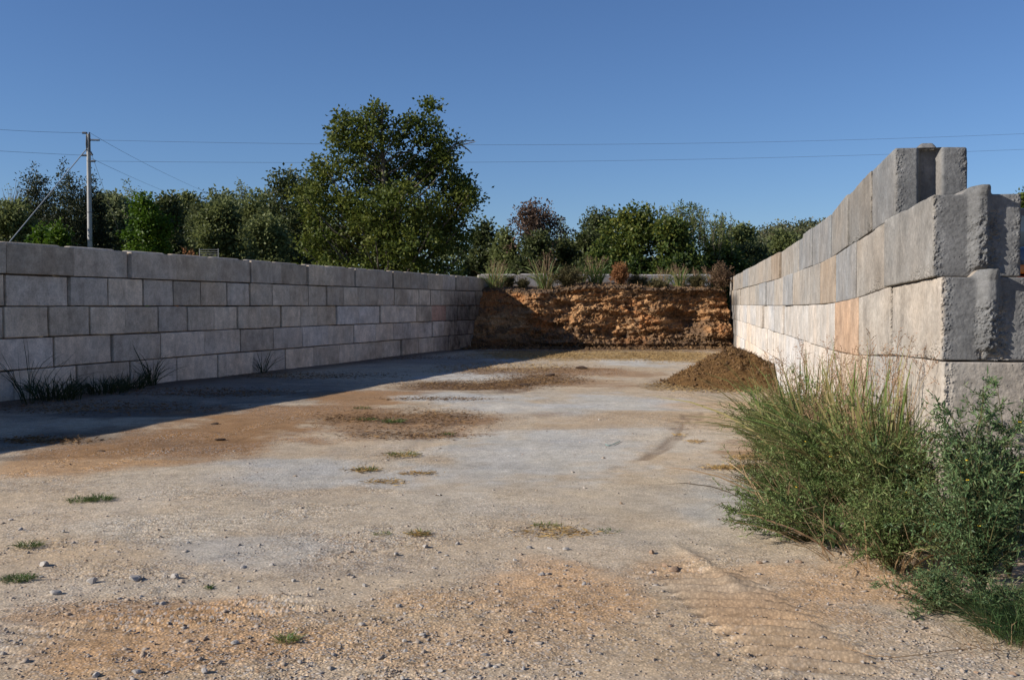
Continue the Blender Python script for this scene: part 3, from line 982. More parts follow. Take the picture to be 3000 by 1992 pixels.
# ---- small pile against the right wall
pcx, pcy, pr, ph = 5.22, 24.0, 1.52, 0.83
n1, n2_ = 150, 110
ang = np.linspace(0, 2 * math.pi, n1, endpoint=False); rr = np.linspace(0, 1, n2_)
A, Rr = np.meshgrid(ang, rr, indexing='ij')
xp = pcx + Rr * pr * np.cos(A) * 1.0; yp = pcy + Rr * pr * 1.25 * np.sin(A)
q = np.stack([xp.ravel(), yp.ravel(), xp.ravel() * 0], -1)
nl = fbm(q * 1.1 + 4, 4, 0.6).reshape(xp.shape); nf = fbm(q * 7 + 9, 4, 0.7).reshape(xp.shape)
prof_ = np.clip(1 - (Rr * (1 + 0.12 * nl)) ** 1.15, 0, 1)
prof_ = prof_ ** 1.02
zp = ph * prof_ * (1 + 0.12 * nl) * (1 - 0.04 * sst(0.3, 0, Rr)) + (0.09 * nf + 0.09 * fbm(q * 2.6 + 2, 3, 0.6).reshape(xp.shape)) * sst(1.0, 0.85, Rr) + ground_h(xp.ravel(), yp.ravel()).reshape(xp.shape) + 0.02
zp[:, -1] = -0.05
Vp = np.stack([xp, yp, zp], -1).reshape(-1, 3)
idx = np.arange(n1 * n2_).reshape(n1, n2_)
nxt = np.roll(idx, -1, axis=0)
Fq = np.stack([idx[:, :-1], idx[:, 1:], nxt[:, 1:], nxt[:, :-1]], -1).reshape(-1, 4)
me = mesh_np('mulch_pile', Vp, Fq, True)
cc = np.array([0.125, 0.069, 0.027])[None] * (1 + 0.35 * nf.reshape(-1, 1)) + np.array([0.045, 0.026, 0.010]) * sst(0, 0.4, nl.reshape(-1, 1))
m = sst(0.05, 0.5, (q[:, 0] - pcx - 0.55) + 0.5 * nl.ravel())[:, None] * 0.6
cc = cc * (1 - m) + DK * 1.1 * m
color_attr(me, 'earth', cc)
PILE = attr_mat('mulch', 'earth', 35, 0.05, 0.45, 1.6, 22)
pile = link('mulch_pile', me, PILE)
tag(pile, 'low rounded pile of dark brown mulch against the foot of the right wall', 'mulch pile')

# fibres that stick out of heap and pile
STR = leaf_mat('straw', [(0.16, 0.10, 0.045), (0.30, 0.20, 0.085), (0.44, 0.31, 0.14)], 0.0, 0.8, 3)
STR2 = leaf_mat('old_straw', [(0.06, 0.035, 0.017), (0.16, 0.091, 0.039), (0.34, 0.205, 0.085)], 0.0, 0.85, 3)
STR3 = leaf_mat('crusted_straw', [(0.10, 0.065, 0.04), (0.34, 0.19, 0.08), (0.58, 0.36, 0.17)], 0.0, 0.9, 2)


def fibres(c, nrm, L, W, rg, flat=0.4):
    d = unit(rg.normal(size=c.shape) + nrm * flat)
    return diamonds(c, d, L * rg.uniform(0.5, 1.4, len(c)), W, rg)


rg = np.random.default_rng(77)
k = rg.integers(0, len(Vp), 9000)
r_ = np.hypot((Vp[k, 0] - pcx) / pr, (Vp[k, 1] - pcy) / pr / 1.25)
k2 = k[(r_ > 0.12)]
V, Fq = fibres(Vp[k2] + rg.normal(0, 0.02, (len(k2), 3)) + np.array([0, 0, 0.005]), np.array([0, 0, 0.6]), 0.07, 0.011, rg)
fo = link('straw_fibres', mesh_np('straw_fibres', V, Fq), STR2, pile); tag(fo, kind='stuff')
fm = np.where((Vh[:, 1] < 45) & (Vh[:, 2] > 0.05))[0]
k = rg.choice(fm, 15000)
lumpv = (0.6 + relief.reshape(-1)[k])
V, Fq = fibres(Vh[k] + rg.normal(0, 0.03, (len(k), 3)), np.array([-0.2, -0.5, -0.5]), 0.12, 0.018, rg)
fo = link('straw_fibres', mesh_np('straw_fibres', V, Fq), STR3, heap); tag(fo, kind='stuff')

# ------------------------------------------------------------------ litter and stones on the yard
def scatter_px(n, boxes, rg):
    """points on the ground inside ellipses given as photo x, y, rx, ry, weight"""
    w = np.array([b[4] for b in boxes], float); w /= w.sum()
    ch = rg.choice(len(boxes), n, p=w)
    out = []
    for c in ch:
        b = boxes[c]
        a_ = rg.uniform(0, 2 * math.pi); r = math.sqrt(rg.uniform()) * (1 + 0.25 * rg.normal())
        out.append(gp(b[0] + b[2] * r * math.cos(a_), max(905, b[1] + b[3] * r * math.sin(a_))))
    return np.array(out)


def litter(name, n, boxes, L, W, mat, label, cat, seed, lift=0.006, up=0.12):
    rg = np.random.default_rng(seed)
    P = scatter_px(n, boxes, rg)
    z = ground_f(P[:, 0], P[:, 1]) + lift + 0.01 * rg.random(n)
    d = rg.normal(size=(n, 3)); d[:, 2] = np.abs(d[:, 2]) * up
    V, Fq = diamonds(np.column_stack([P, z]), d, L * rg.uniform(0.4, 1.5, n), W * rg.uniform(0.7, 1.3, n), rg)
    o = link(name, mesh_np(name, V, Fq), mat)
    tag(o, label, cat, None, 'stuff')


litter('straw_litter', 17000, [(1750, 1042, 260, 14, 5), (1980, 1046, 170, 16, 4), (1560, 1040, 170, 12, 3), (1480, 1075, 200, 14, 1.5), (1990, 1125, 90, 12, 1.0), (2120, 1140, 160, 10, 1)],
       0.085, 0.012, STR, 'loose golden straw strewn before the foot of the heap', 'straw', 21)
litter('dry_litter', 15000, [(1400, 1128, 230, 14, 3), (1580, 1112, 150, 14, 3), (1560, 1088, 250, 14, 2), (1180, 1240, 260, 40, 1), (1280, 1222, 150, 22, .9), (1200, 1275, 190, 12, .6), (1050, 1230, 130, 10, .5), (1280, 1170, 170, 5, 0.7)],
       0.07, 0.008, STR2, 'brown straw and manure litter trodden into the yard', 'litter', 22)
litter('dry_grass_litter', 2600, [(1180, 1332, 55, 7, 1), (1070, 1375, 50, 6, 1), (1220, 1385, 60, 4, .7), (1130, 1410, 60, 7, .8), (2150, 1370, 90, 7, 2), (2200, 1340, 70, 8, 1.5), (1640, 1560, 110, 20, 1.2), (1230, 1568, 35, 6, .4), (2040, 1295, 30, 5, .4), (1990, 1275, 16, 3, .2)],
       0.07, 0.006, leaf_mat('dry_grass', [(0.22, 0.12, 0.04), (0.34, 0.21, 0.07), (0.40, 0.30, 0.13)], 0.0, 0.8, 2), 'scattered wisps of dry tan grass lying on the gravel', 'dry grass', 23)
litter('wall_foot_litter', 6000, [(300, 1195, 300, 18, 2), (600, 1150, 250, 12, 2), (900, 1100, 250, 9, 2), (120, 1290, 150, 10, 1), (1200, 1048, 180, 6, 1)],
       0.07, 0.012, STR2, 'dark rubbish and dead stalks along the foot of the shaded wall', 'litter', 24)


def stones(n, P, size, rg, flat=0.6):
    """many small angular stones as one vertex soup"""
    ico = np.array([(1, 0, 0), (-1, 0, 0), (0, 1, 0), (0, -1, 0), (0, 0, 1), (0, 0, -1)], float)
    tri = np.array([(0, 2, 4), (2, 1, 4), (1, 3, 4), (3, 0, 4), (2, 0, 5), (1, 2, 5), (3, 1, 5), (0, 3, 5)])
    V = ico[None] * (1 + 0.35 * rg.normal(size=(n, 6, 1)))
    V = V + 0.22 * rg.normal(size=V.shape)
    a = rg.uniform(0, 2 * math.pi, n)
    ca, sa = np.cos(a)[:, None], np.sin(a)[:, None]
    x = V[..., 0] * ca - V[..., 1] * sa; y = V[..., 0] * sa + V[..., 1] * ca
    V = np.stack([x * (0.8 + 0.5 * rg.random((n, 1))), y, V[..., 2] * flat], -1) * size[:, None, None]
    V = V + P[:, None, :]
    Fq = tri[None] + (np.arange(n) * 6)[:, None, None]
    return V.reshape(-1, 3), Fq.reshape(-1, 3)


def stone_mat(name, cols):
    m = leaf_mat(name, cols, 0.0, 0.9, 1.5, 0.1)
    return m


SM = stone_mat('gravel_stone', [(0.26, 0.18, 0.12), (0.38, 0.30, 0.225), (0.33, 0.29, 0.25), (0.42, 0.36, 0.30)])
rg = np.random.default_rng(31)
N = 22000
yy_ = 4.6 * np.exp(rg.random(N) ** 1.5 * math.log(15 / 4.6))
xx_ = (rg.uniform(-1, 1, N)) * yy_ * 0.54
dens = 0.5 + 0.9 * n2(xx_, yy_, 0.7, 4, 61.0) + 0.35 * sst(9, 6, yy_)
_, gt = soil(xx_, yy_)
keep = rg.random(N) < np.clip(dens * (0.4 + gt), 0.03, 1)
keep &= xx_ < np.interp(yy_, RW[:, 1], RW[:, 0], left=20) + 0.1
xx_, yy_ = xx_[keep], yy_[keep]
sz = 0.0045 + 0.006 * rg.random(len(xx_)) ** 2 + 0.016 * rg.random(len(xx_)) ** 14
zz_ = ground_f(xx_, yy_)
V, Fq = stones(len(xx_), np.column_stack([xx_, yy_, zz_]), sz, rg)
o = link('loose_gravel', mesh_np('loose_gravel', V, Fq), SM)
tag(o, 'loose gravel chips scattered over the sunlit yard', 'gravel', None, 'stuff')

# crumbs and clods that rolled down the pile and off the cut face
CRUMB = leaf_mat('crumbled_compost', [(0.05, 0.03, 0.016), (0.12, 0.068, 0.03), (0.22, 0.125, 0.055)], 0.0, 0.95, 2)
rg = np.random.default_rng(52)
kk = rg.integers(0, len(Vp), 900)
Pc = Vp[kk] + np.array([0, 0, 0.01])
a_ = rg.uniform(0, 2 * math.pi, 500); rr_ = 1 + np.abs(rg.normal(0, 0.09, 500))
foot = np.column_stack([pcx + rr_ * pr * np.cos(a_), pcy + rr_ * pr * 1.25 * np.sin(a_)])
Pc = np.concatenate([Pc, np.column_stack([foot, ground_f(foot[:, 0], foot[:, 1]) + 0.01])])
Pc = Pc[Pc[:, 0] < np.interp(Pc[:, 1], RW[:, 1], RW[:, 0])]
V, Fq = stones(len(Pc), Pc, 0.012 + 0.045 * rg.random(len(Pc)) ** 3, rg, 0.8)
tag(link('clumps', mesh_np('clumps', V, Fq), CRUMB, pile), kind='stuff')
fx = rg.uniform(hx0 + 0.5, hx1 - 0.2, 1500); fy = 43.3 - np.abs(rg.normal(0, 0.55, 1500))
Pc = np.column_stack([fx, fy, ground_f(fx, fy) + 0.02])
V, Fq = stones(1500, Pc, 0.02 + 0.11 * rg.random(1500) ** 4, rg, 0.8)
tag(link('clumps', mesh_np('clumps', V, Fq), CRUMB, heap), kind='stuff')

# individual stones big enough to pick out
STM = simple('limestone', (0.38, 0.345, 0.305), 0.9, noise=0.35, nscale=30)
STM2 = simple('ironstone', (0.30, 0.20, 0.13), 0.9, noise=0.35, nscale=30)


def stone_mesh(seed, flat):
    import bmesh
    bm = bmesh.new()
    bmesh.ops.create_icosphere(bm, subdivisions=2, radius=1)
    P = np.array([v.co[:] for v in bm.verts])
    rg_ = np.random.default_rng(seed)
    # cut by random planes for an angular stone
    for _ in range(9):
        nn = unit(rg_.normal(size=(1, 3)))[0]; d = rg_.uniform(0.5, 0.85)
        s = P @ nn
        P = P - np.where(s > d, s - d, 0)[:, None] * nn
    P = P * (1 + 0.05 * vn(P * 3 + seed))[:, None] * np.array([1, 0.75, flat])
    for v, q_ in zip(bm.verts, P): v.co = q_
    me = bpy.data.meshes.new('stone'); bm.to_mesh(me); bm.free()
    return me


protos = [stone_mesh(s, f) for s, f in ((1, .6), (2, .5), (3, .7), (4, .45), (5, .6))]
for me in protos: me.materials.append(STM)
protos2 = [stone_mesh(s, f) for s, f in ((11, .6), (12, .5))]
for me in protos2: me.materials.append(STM2)
spots = [(128, 1655, 20), (160, 1740, 22), (510, 1692, 17), (395, 1700, 24), (270, 1707, 20), (350, 1755, 8), (715, 1665, 13), (795, 1660, 10), (730, 1705, 8), (860, 1705, 10), (935, 1727, 9), (455, 1770, 12),
         (475, 1770, 12), (830, 1748, 11), (600, 1970, 18), (400, 1970, 16), (690, 1885, 15), (280, 1980, 14), (1090, 1775, 9), (1165, 1778, 10), (1170, 1775, 9), (1245, 1605, 14), (1340, 1595, 10), (1310, 1632, 9),
         (1160, 1630, 12), (1550, 1606, 12), (1660, 1612, 13), (1510, 1645, 9), (1270, 1670, 9), (1090, 1758, 7), (1455, 1715, 9), (1020, 1690, 9), (1068, 1720, 9), (1910, 1620, 13), (1975, 1668, 20), (1950, 1658, 16),
         (1650, 1750, 6), (1480, 1880, 9), (1240, 1860, 14), (1185, 1880, 12), (1060, 1830, 12), (1050, 1775, 6), (1965, 1832, 9), (1450, 1955, 10), (1180, 1985, 12), (1290, 1965, 12), (120, 1690, 10), (60, 1550, 9), (30, 1520, 9),
         (185, 1558, 9), (1285, 1450, 8), (1445, 1435, 5), (1755, 1230, 5), (2225, 1650, 12), (2340, 1650, 14), (2535, 1687, 9), (2240, 1855, 8), (2840, 1884, 8), (2630, 1765, 10), (2510, 1850, 8), (2970, 1975, 14), (2860, 1970, 9)]
for i, (px, py, hw) in enumerate(spots):
    x, y = gp(px, py)
    s = hw / F * y
    rusty = px > 1900
    me = (protos2 if rusty else protos)[i % (2 if rusty else 5)]
    o = link('stone', me, None, None, (x, y, gz(x, y) + s * 0.22))
    o.scale = (s, s, s)
    o.rotation_euler = (0.2 * R.random(), 0.2 * R.random(), R.uniform(0, 6.28))
    tag(o, 'angular %s stone lying loose on the gravel yard' % ('rusty brown' if rusty else 'pale grey'), 'stone', 'loose %s stones on the yard' % ('rusty' if rusty else 'grey'))

rg = np.random.default_rng(333)
k_ = 0
while k_ < 70:
    px, py = rg.uniform(0, 1750), 1590 + 400 * rg.random() ** 1.3
    x, y = gp(px, py)
    if n2(np.array([x]), np.array([y]), 0.9, 3, 71.0)[0] < -0.05: continue
    s = (4 + 9 * rg.random() ** 2.5) / F * y
    rusty = rg.random() < 0.12
    o = link('stone', (protos2 if rusty else protos)[int(rg.integers(2 if rusty else 5))], None, None, (x, y, gz(x, y) - s * 0.05))
    o.scale = (s * rg.uniform(0.9, 1.4), s, s * rg.uniform(0.6, 1.0))
    o.rotation_euler = (0.3 * rg.normal(), 0.3 * rg.normal(), rg.uniform(0, 6.28))
    tag(o, 'angular %s stone lying loose on the gravel yard' % ('rusty brown' if rusty else 'pale grey'), 'stone', 'loose %s stones on the yard' % ('rusty' if rusty else 'grey'))
    k_ += 1

# clods of manure on the yard
CLOD = simple('dark_clod', (0.07, 0.045, 0.03), 0.95, noise=0.5, nscale=12)
clods = [(1706, 1082, 16, 'dark clod of compost lying on the tracked ground before the heap'), (1615, 1100, 14, 'dark clod on the brown litter, left of the larger clod'),
         (1285, 1450, 8, 'small dark clod alone on the pale gravel in the middle of the yard'), (1535, 1130, 15, 'dark clod at the front edge of the brown litter strip'),
         (630, 1245, 12, 'dark clod on the red brown soil beside the shadow edge'), (645, 1290, 14, 'dark clod on red brown soil, below the one by the shadow edge'),
         (295, 1322, 12, 'dark clod on red brown soil near the left of the sunlit ground')]
for i, (px, py, hw, lab) in enumerate(clods):
    x, y = gp(px, py); s = hw / F * y
    me = stone_mesh(40 + i, 0.4); me.materials.append(CLOD)
    o = link('clod', me, None, None, (x, y, gz(x, y) + s * 0.2)); o.scale = (s * 1.3, s, s)
    tag(o, lab, 'clod')

# teal scrap
P = np.array([gp(1774, 1303), gp(1782, 1306), gp(1794, 1304), gp(1816, 1295)])
P3 = np.column_stack([P, [gz(*p_) + 0.012 for p_ in P]])[None]
V, Fq = tubes(P3, np.full((1, 4), 0.005), 6)
o = link('plastic_twine', mesh_np('plastic_twine', V, Fq, True), simple('teal_plastic', (0.16, 0.30, 0.28), 0.6))
tag(o, 'short crooked piece of teal twine on pale dust', 'twine')


# ------------------------------------------------------------------ grasses and weeds
def blade_set(n, cx, cy, z0, spread, h, w, rg, lean=0.35, droop=0.5, K=6, lean_dir=None):
    a = rg.uniform(0, 2 * math.pi, n)
    r = spread * np.sqrt(rg.random(n))
    P0 = np.column_stack([cx + r * np.cos(a), cy + r * np.sin(a), np.full(n, z0)])
    a2 = a + rg.normal(0, 0.7, n)
    D = np.column_stack([np.cos(a2), np.sin(a2), np.zeros(n)])
    if lean_dir is not None:
        D = unit(D + np.array([lean_dir[0], lean_dir[1], 0]))
    H = h * rg.uniform(0.5, 1.1, n)
    t = np.linspace(0, 1, K)[None, :, None]
    ln = (lean * np.abs(rg.normal(0.6, 0.5, n)))[:, None, None]
    dr = (droop * rg.random(n))[:, None, None]
    P = P0[:, None, :] + D[:, None, :] * (H[:, None, None] * (ln * t + dr * t ** 2.2)) + np.array([0, 0, 1.0]) * H[:, None, None] * (t - dr * 0.55 * t ** 2.6)
    P += 0.01 * rg.normal(size=P.shape) * t
    Wd = w * rg.uniform(0.45, 1.6, n)[:, None] * np.array([0.6] + [1.0] * (K - 3) + [0.7, 0.08])[None]
    S = unit(np.cross(D, np.array([0, 0, 1.0])) + 0.5 * rg.normal(size=(n, 3)))
    return P, Wd, S


GRASS = leaf_mat('green_grass', [(0.045, 0.085, 0.02), (0.09, 0.14, 0.035), (0.17, 0.17, 0.06)], 0.3, 0.5, 2)
GRASSL = leaf_mat('johnson_grass', [(0.077, 0.132, 0.033), (0.154, 0.220, 0.061), (0.297, 0.253, 0.099), (0.374, 0.264, 0.132)], 0.3, 0.5, 2)
BROADG = leaf_mat('broad_blade', [(0.08, 0.15, 0.05), (0.15, 0.25, 0.10)], 0.3, 0.35, 2, 0.5)
DRYG = leaf_mat('tan_stalk', [(0.30, 0.20, 0.10), (0.42, 0.30, 0.17), (0.33, 0.17, 0.09)], 0.2, 0.7, 2)
SEED = leaf_mat('seed_head', [(0.30, 0.17, 0.10), (0.42, 0.27, 0.17), (0.24, 0.12, 0.08)], 0.2, 0.8, 2)
FEATH = leaf_mat('feathery_leaf', [(0.065, 0.110, 0.032), (0.124, 0.183, 0.053), (0.218, 0.277, 0.095), (0.364, 0.306, 0.131)], 0.3, 0.5, 2.0)
FEATH2 = leaf_mat('aster_leaf', [(0.044, 0.086, 0.034), (0.086, 0.148, 0.056), (0.156, 0.234, 0.094), (0.265, 0.296, 0.140)], 0.3, 0.5, 2.5)
STEM = simple('weed_stem', (0.10, 0.09, 0.035), 0.7, noise=0.3)
FLOW = simple('yellow_flower', (0.75, 0.50, 0.04), 0.6)
WEEDBR = leaf_mat('rusty_weed', [(0.22, 0.09, 0.035), (0.36, 0.17, 0.07), (0.28, 0.12, 0.05)], 0.2, 0.8, 2)
OLIVE = leaf_mat('olive_weed', [(0.06, 0.055, 0.02), (0.11, 0.09, 0.035), (0.16, 0.12, 0.05)], 0.2, 0.7, 2)


def seedheads(tips, dirs, rg, L=0.28, br=16):
    """open panicles: short wispy branchlets along the top of each stalk"""
    parts = []
    N_ = len(tips)
    for k in range(br):
        t = k / br
        c = tips - dirs * (L * (1 - t))
        d = unit(rg.normal(size=(N_, 3)) + dirs * 1.2)
        ln = L * (0.5 * (1 - t) + 0.12)
        V, Fq = diamonds(c, d, ln, 0.0042, rg); parts.append((V, Fq))
        for j in range(3):
            c2 = c + d * ln * (0.35 + 0.3 * j)
            V, Fq = diamonds(c2, unit(rg.normal(size=(N_, 3)) + d), 0.018, 0.0085, rg); parts.append((V, Fq))
    return merge(parts)


def tall_grass(name, x, y, h, n, spread, label, seed, stalks=26, w=0.014, mat=None, group=None, z=None, lean_dir=None, seeds=True, sL=0.3, smat=None, lean=0.4):
    rg = np.random.default_rng(seed)
    z0 = (gz(x, y) if z is None else z) - 0.01
    root = empty(name, (x, y, z0))
    P, W, S = blade_set(n, 0, 0, 0, spread, h * 0.84, w, rg, lean, 0.8, 7, lean_dir)
    V, Fq = strips(P, W, S)
    link('blades', mesh_np('blades', V, Fq, True), mat or GRASSL, root)
    if stalks:
        P, W, S = blade_set(stalks, 0, 0, 0, spread * 0.7, h * 0.92, 0.007, rg, lean * 0.55, 0.25, 7, lean_dir)
        V, Fq = tubes(P, np.broadcast_to(np.linspace(0.0045, 0.0018, 7), W.shape) * max(1.0, w / 0.014), 4)
        link('stalks', mesh_np('stalks', V, Fq, True), DRYG, root)
        if seeds:
            V, Fq = seedheads(P[:, -1] + 0, unit(P[:, -1] - P[:, -3]), rg, sL)
            link('seed_heads', mesh_np('seed_heads', V, Fq), smat or SEED, root)
    tag(root, label, 'tall grass', group)
    return root


def feathery(name, x, y, h, rad, n, label, seed, mat=FEATH, leaf=0.030, lw=0.0085, nb=13, nl=15, flowers=0, lean_dir=(0, 0), group=None, upright=0.5, z=None, blen=0.26):
    rg = np.random.default_rng(seed)
    z0 = (gz(x, y) if z is None else z) - 0.01
    root = empty(name, (x, y, z0))
    a = rg.uniform(0, 2 * math.pi, n)
    D = np.column_stack([np.cos(a), np.sin(a), np.zeros(n)]) * rg.uniform(0.15, 1, (n, 1)) + np.array([lean_dir[0], lean_dir[1], 0])
    K = 8
    t = np.linspace(0, 1, K)[None, :, None]
    out = rad * np.linalg.norm(D, axis=1)[:, None, None]
    Du = unit(D)
    H = h * rg.uniform(0.55, 1.05, n)[:, None, None] * (1.1 - 0.5 * np.clip(np.linalg.norm(D, axis=1), 0, 1.2))[:, None, None]
    P = Du[:, None, :] * out * (t ** (1.0 + upright)) + np.array([0, 0, 1.0]) * H * (1 - (1 - t) ** 1.5)
    P = P + np.cumsum(rg.normal(0, 0.018, P.shape), 1) * (t > 0)
    V, Fq = tubes(P, np.broadcast_to(np.linspace(0.006, 0.0018, K), (n, K)), 4)
    parts = [(V, Fq)]
    # branchlets
    tb = rg.uniform(0.18, 1.0, (n, nb))
    ii = np.clip(tb * (K - 1), 0, K - 1.001)
    i0 = ii.astype(int); fr = (ii - i0)[..., None]
    rows = np.arange(n)[:, None]
    B0 = P[rows, i0] * (1 - fr) + P[rows, i0 + 1] * fr
    Td = unit(P[rows, i0 + 1] - P[rows, i0])
    bd = unit(rg.normal(size=B0.shape) * np.array([1, 1, 0.5]) + Td * 0.9 + Du[:, None, :] * 0.3)
    bl_ = blen * rg.uniform(0.4, 1.2, (n, nb, 1)) * (1.25 - 0.7 * tb[..., None])
    KB = 4
    tt = np.linspace(0, 1, KB)[None, :, None]
    b0 = B0.reshape(-1, 1, 3); bdv = bd.reshape(-1, 1, 3); blv = bl_.reshape(-1, 1, 1)
    PB = b0 + bdv * blv * tt + np.array([0, 0, 1.0]) * blv * 0.15 * tt ** 2
    V, Fq = tubes(PB, np.broadcast_to(np.linspace(0.0022, 0.001, KB), PB.shape[:2]), 3)
    parts.append((V, Fq))
    V, Fq = merge(parts)
    link('stems', mesh_np('stems', V, Fq, True), STEM, root)
    tl = (np.arange(nl) + rg.random((PB.shape[0], nl))) / nl
    LP = b0 + bdv * blv * tl[..., None] + np.array([0, 0, 1.0]) * blv * 0.15 * tl[..., None] ** 2
    LD = unit(rg.normal(size=LP.shape) + bdv * 1.1)
    LP = LP.reshape(-1, 3); LD = LD.reshape(-1, 3)
    nlv = len(LP)
    ll = leaf * rg.uniform(0.55, 1.35, len(LP)) * (1 + 1.1 * (rg.random(len(LP)) > 0.93))
    V, Fq = diamonds(LP, LD, ll, lw, rg, 0.08)
    V[:, 2] = np.maximum(V[:, 2], 0.012)
    link('leaves', mesh_np('leaves', V, Fq), mat, root)
    if flowers:
        tips = PB[:, -1][rg.choice(len(PB), flowers)]
        tips = tips[tips[:, 2] > h * 0.15]
        pr_ = []
        for k in range(6):
            dd = np.tile([math.cos(k * 1.047), math.sin(k * 1.047), 0.35], (len(tips), 1)) + 0.1 * rg.normal(size=tips.shape)
            pr_.append(diamonds(tips, dd, 0.013, 0.009, rg))
        V, Fq = merge(pr_)
        fl = link('flowers', mesh_np('flowers', V, Fq), FLOW, root); tag(fl, kind='stuff')
    tag(root, label, 'weed', group)
    return root


# big clump in front of the right wall
WG = 'weeds growing along the right wall'
tall_grass('tall_grass', 3.02, 9.3, 1.68, 510, 0.32, 'tall seeding grass by the right wall, in the middle of the tall grasses', 1, 42, group='tall grasses by the right wall', lean_dir=(-0.05, 0), lean=0.28)
tall_grass('tall_grass', 2.98, 8.2, 1.74, 544, 0.26, 'tall green and tan grass beside the near corner of the right wall', 2, 40, group='tall grasses by the right wall', lean_dir=(0.1, 0), lean=0.25)
tall_grass('tall_grass', 3.08, 10.6, 1.62, 408, 0.35, 'tall seeding grass by the right wall, farthest back of the tall grasses', 3, 36, group='tall grasses by the right wall', lean_dir=(0, 0), lean=0.28)
tall_grass('tall_grass', 2.98, 9.0, 1.1, 374, 0.3, 'leaning grass with tan stalks on the left side of the clump', 4, 20, group='tall grasses by the right wall', lean_dir=(-0.1, -0.1), lean=0.3)
feathery('feathery_weed', 2.50, 8.3, 0.98, 0.64, 56, 'broad feathery green weed at the middle front of the clump', 11, flowers=4, group=WG)
feathery('feathery_weed', 2.64, 9.4, 1.12, 0.60, 56, 'feathery green weed at the left flank of the clump with arching stems', 12, group=WG)
feathery('feathery_weed', 2.82, 10.6, 1.12, 0.58, 48, 'feathery green weed at the back left of the clump', 13, group=WG)
feathery('feathery_weed', 3.0, 11.9, 1.0, 0.55, 36, 'small feathery weed farthest back beside the right wall', 14, group=WG)
feathery('feathery_weed', 2.80, 7.6, 1.08, 0.64, 60, 'feathery green weed with yellow flowers below the wall corner', 15, flowers=6, group=WG)
feathery('feathery_weed', 2.34, 7.95, 0.50, 0.55, 30, 'low feathery weed sprawling left onto the gravel', 16, lean_dir=(-0.5, 0), group=WG, upright=0.1)
feathery('feathery_weed', 2.62, 7.0, 0.55, 0.50, 36, 'low dense feathery weed at the front of the clump', 17, group=WG, upright=0.2)
feathery('feathery_weed', 2.40, 9.0, 0.42, 0.45, 22, 'low feathery weed reaching out to the left below the flank', 18, lean_dir=(-0.4, -0.2), group=WG, upright=0.1)
feathery('flowering_weed', 3.05, 6.75, 1.36, 0.52, 36, 'tall dark green aster with yellow flowers before the wall end', 19, FEATH2, 0.034, 0.011, 14, 13, 12, group=WG, upright=0.9, blen=0.24)
feathery('flowering_weed', 3.38, 6.9, 1.42, 0.50, 32, 'tall dark green aster at the right edge of the photo', 20, FEATH2, 0.034, 0.011, 14, 13, 9, group=WG, upright=0.9, blen=0.24)
feathery('flowering_weed', 2.98, 6.45, 0.95, 0.55, 48, 'bushy dark green aster below the tall ones', 25, FEATH2, 0.032, 0.010, 13, 13, 10, group=WG, upright=0.4)
feathery('creeping_weed', 2.58, 6.15, 0.22, 0.36, 34, 'low blue green creeping weed on orange gravel, left of the fine grass', 21, FEATH2, 0.020, 0.006, 13, 15, group=WG, upright=0.0, blen=0.12)
feathery('creeping_weed', 2.92, 5.95, 0.26, 0.42, 40, 'low blue green creeping weed under the asters at the right', 22, FEATH2, 0.020, 0.006, 13, 15, group=WG, upright=0.0, blen=0.12)
feathery('brown_weed', 2.42, 9.9, 0.42, 0.30, 26, 'withered olive brown weed at the left foot of the clump', 23, OLIVE, 0.03, 0.008, 9, 10, group=WG)
tall_grass('dead_grass', 2.66, 8.5, 0.85, 150, 0.55, 'dead bent tan grass tangled among the feathery weeds', 44, 26, 0.010, DRYG, group=WG, seeds=False, lean=0.9)
tall_grass('dead_grass', 2.75, 7.3, 0.55, 120, 0.5, 'dead bent tan stems at the front foot of the clump', 45, 16, 0.009, DRYG, group=WG, seeds=False, lean=1.1)
# broad blades at the left of the clump
rg = np.random.default_rng(5)
root = empty('broad_grass', (2.42, 7.75, gz(2.42, 7.75)))
P, W, S = blade_set(16, 0, 0, 0, 0.08, 0.62, 0.030, rg, 0.9, 0.9, 9, (-0.9, -0.3))
W = 0.030 * np.array([0.5, 0.9, 1, 1, 1, 0.9, 0.7, 0.45, 0.05])[None] * np.ones((16, 1))
V, Fq = strips(P, W, S)
link('blades', mesh_np('blades', V, Fq, True), BROADG, root)
tag(root, 'pale broad grass blades arching left out of the feathery weeds', 'grass', WG)
# fine grass at lower right
FG = leaf_mat('fine_grass', [(0.05, 0.10, 0.035), (0.09, 0.15, 0.05), (0.22, 0.20, 0.10)], 0.3, 0.5, 3)
rg = np.random.default_rng(6)
root = empty('fine_grass', (3.05, 5.65, gz(3.05, 5.65)))
P, W, S = blade_set(2600, 0, 0, 0, 0.42, 0.24, 0.005, rg, 0.9, 0.9, 5, (-0.3, -0.9))
P[..., 2] = np.maximum(P[..., 2], 0.012)
V, Fq = strips(P, W, S); link('blades', mesh_np('blades', V, Fq, True), FG, root)
tag(root, 'fine combed over green grass at the lower right edge', 'grass', WG)
root = empty('sparse_grass', (2.55, 5.45, gz(2.55, 5.45)))
P, W, S = blade_set(70, 0.1, 0, 0, 0.25, 0.20, 0.004, rg, 1.4, 0.9, 5, (-0.9, -0.2))
P[..., 2] = np.maximum(P[..., 2], 0.012)
V, Fq = strips(P, W, S); link('blades', mesh_np('blades', V, Fq, True), DRYG, root)
tag(root, 'sparse dry grass runners on the gravel before the fine grass', 'grass', WG)
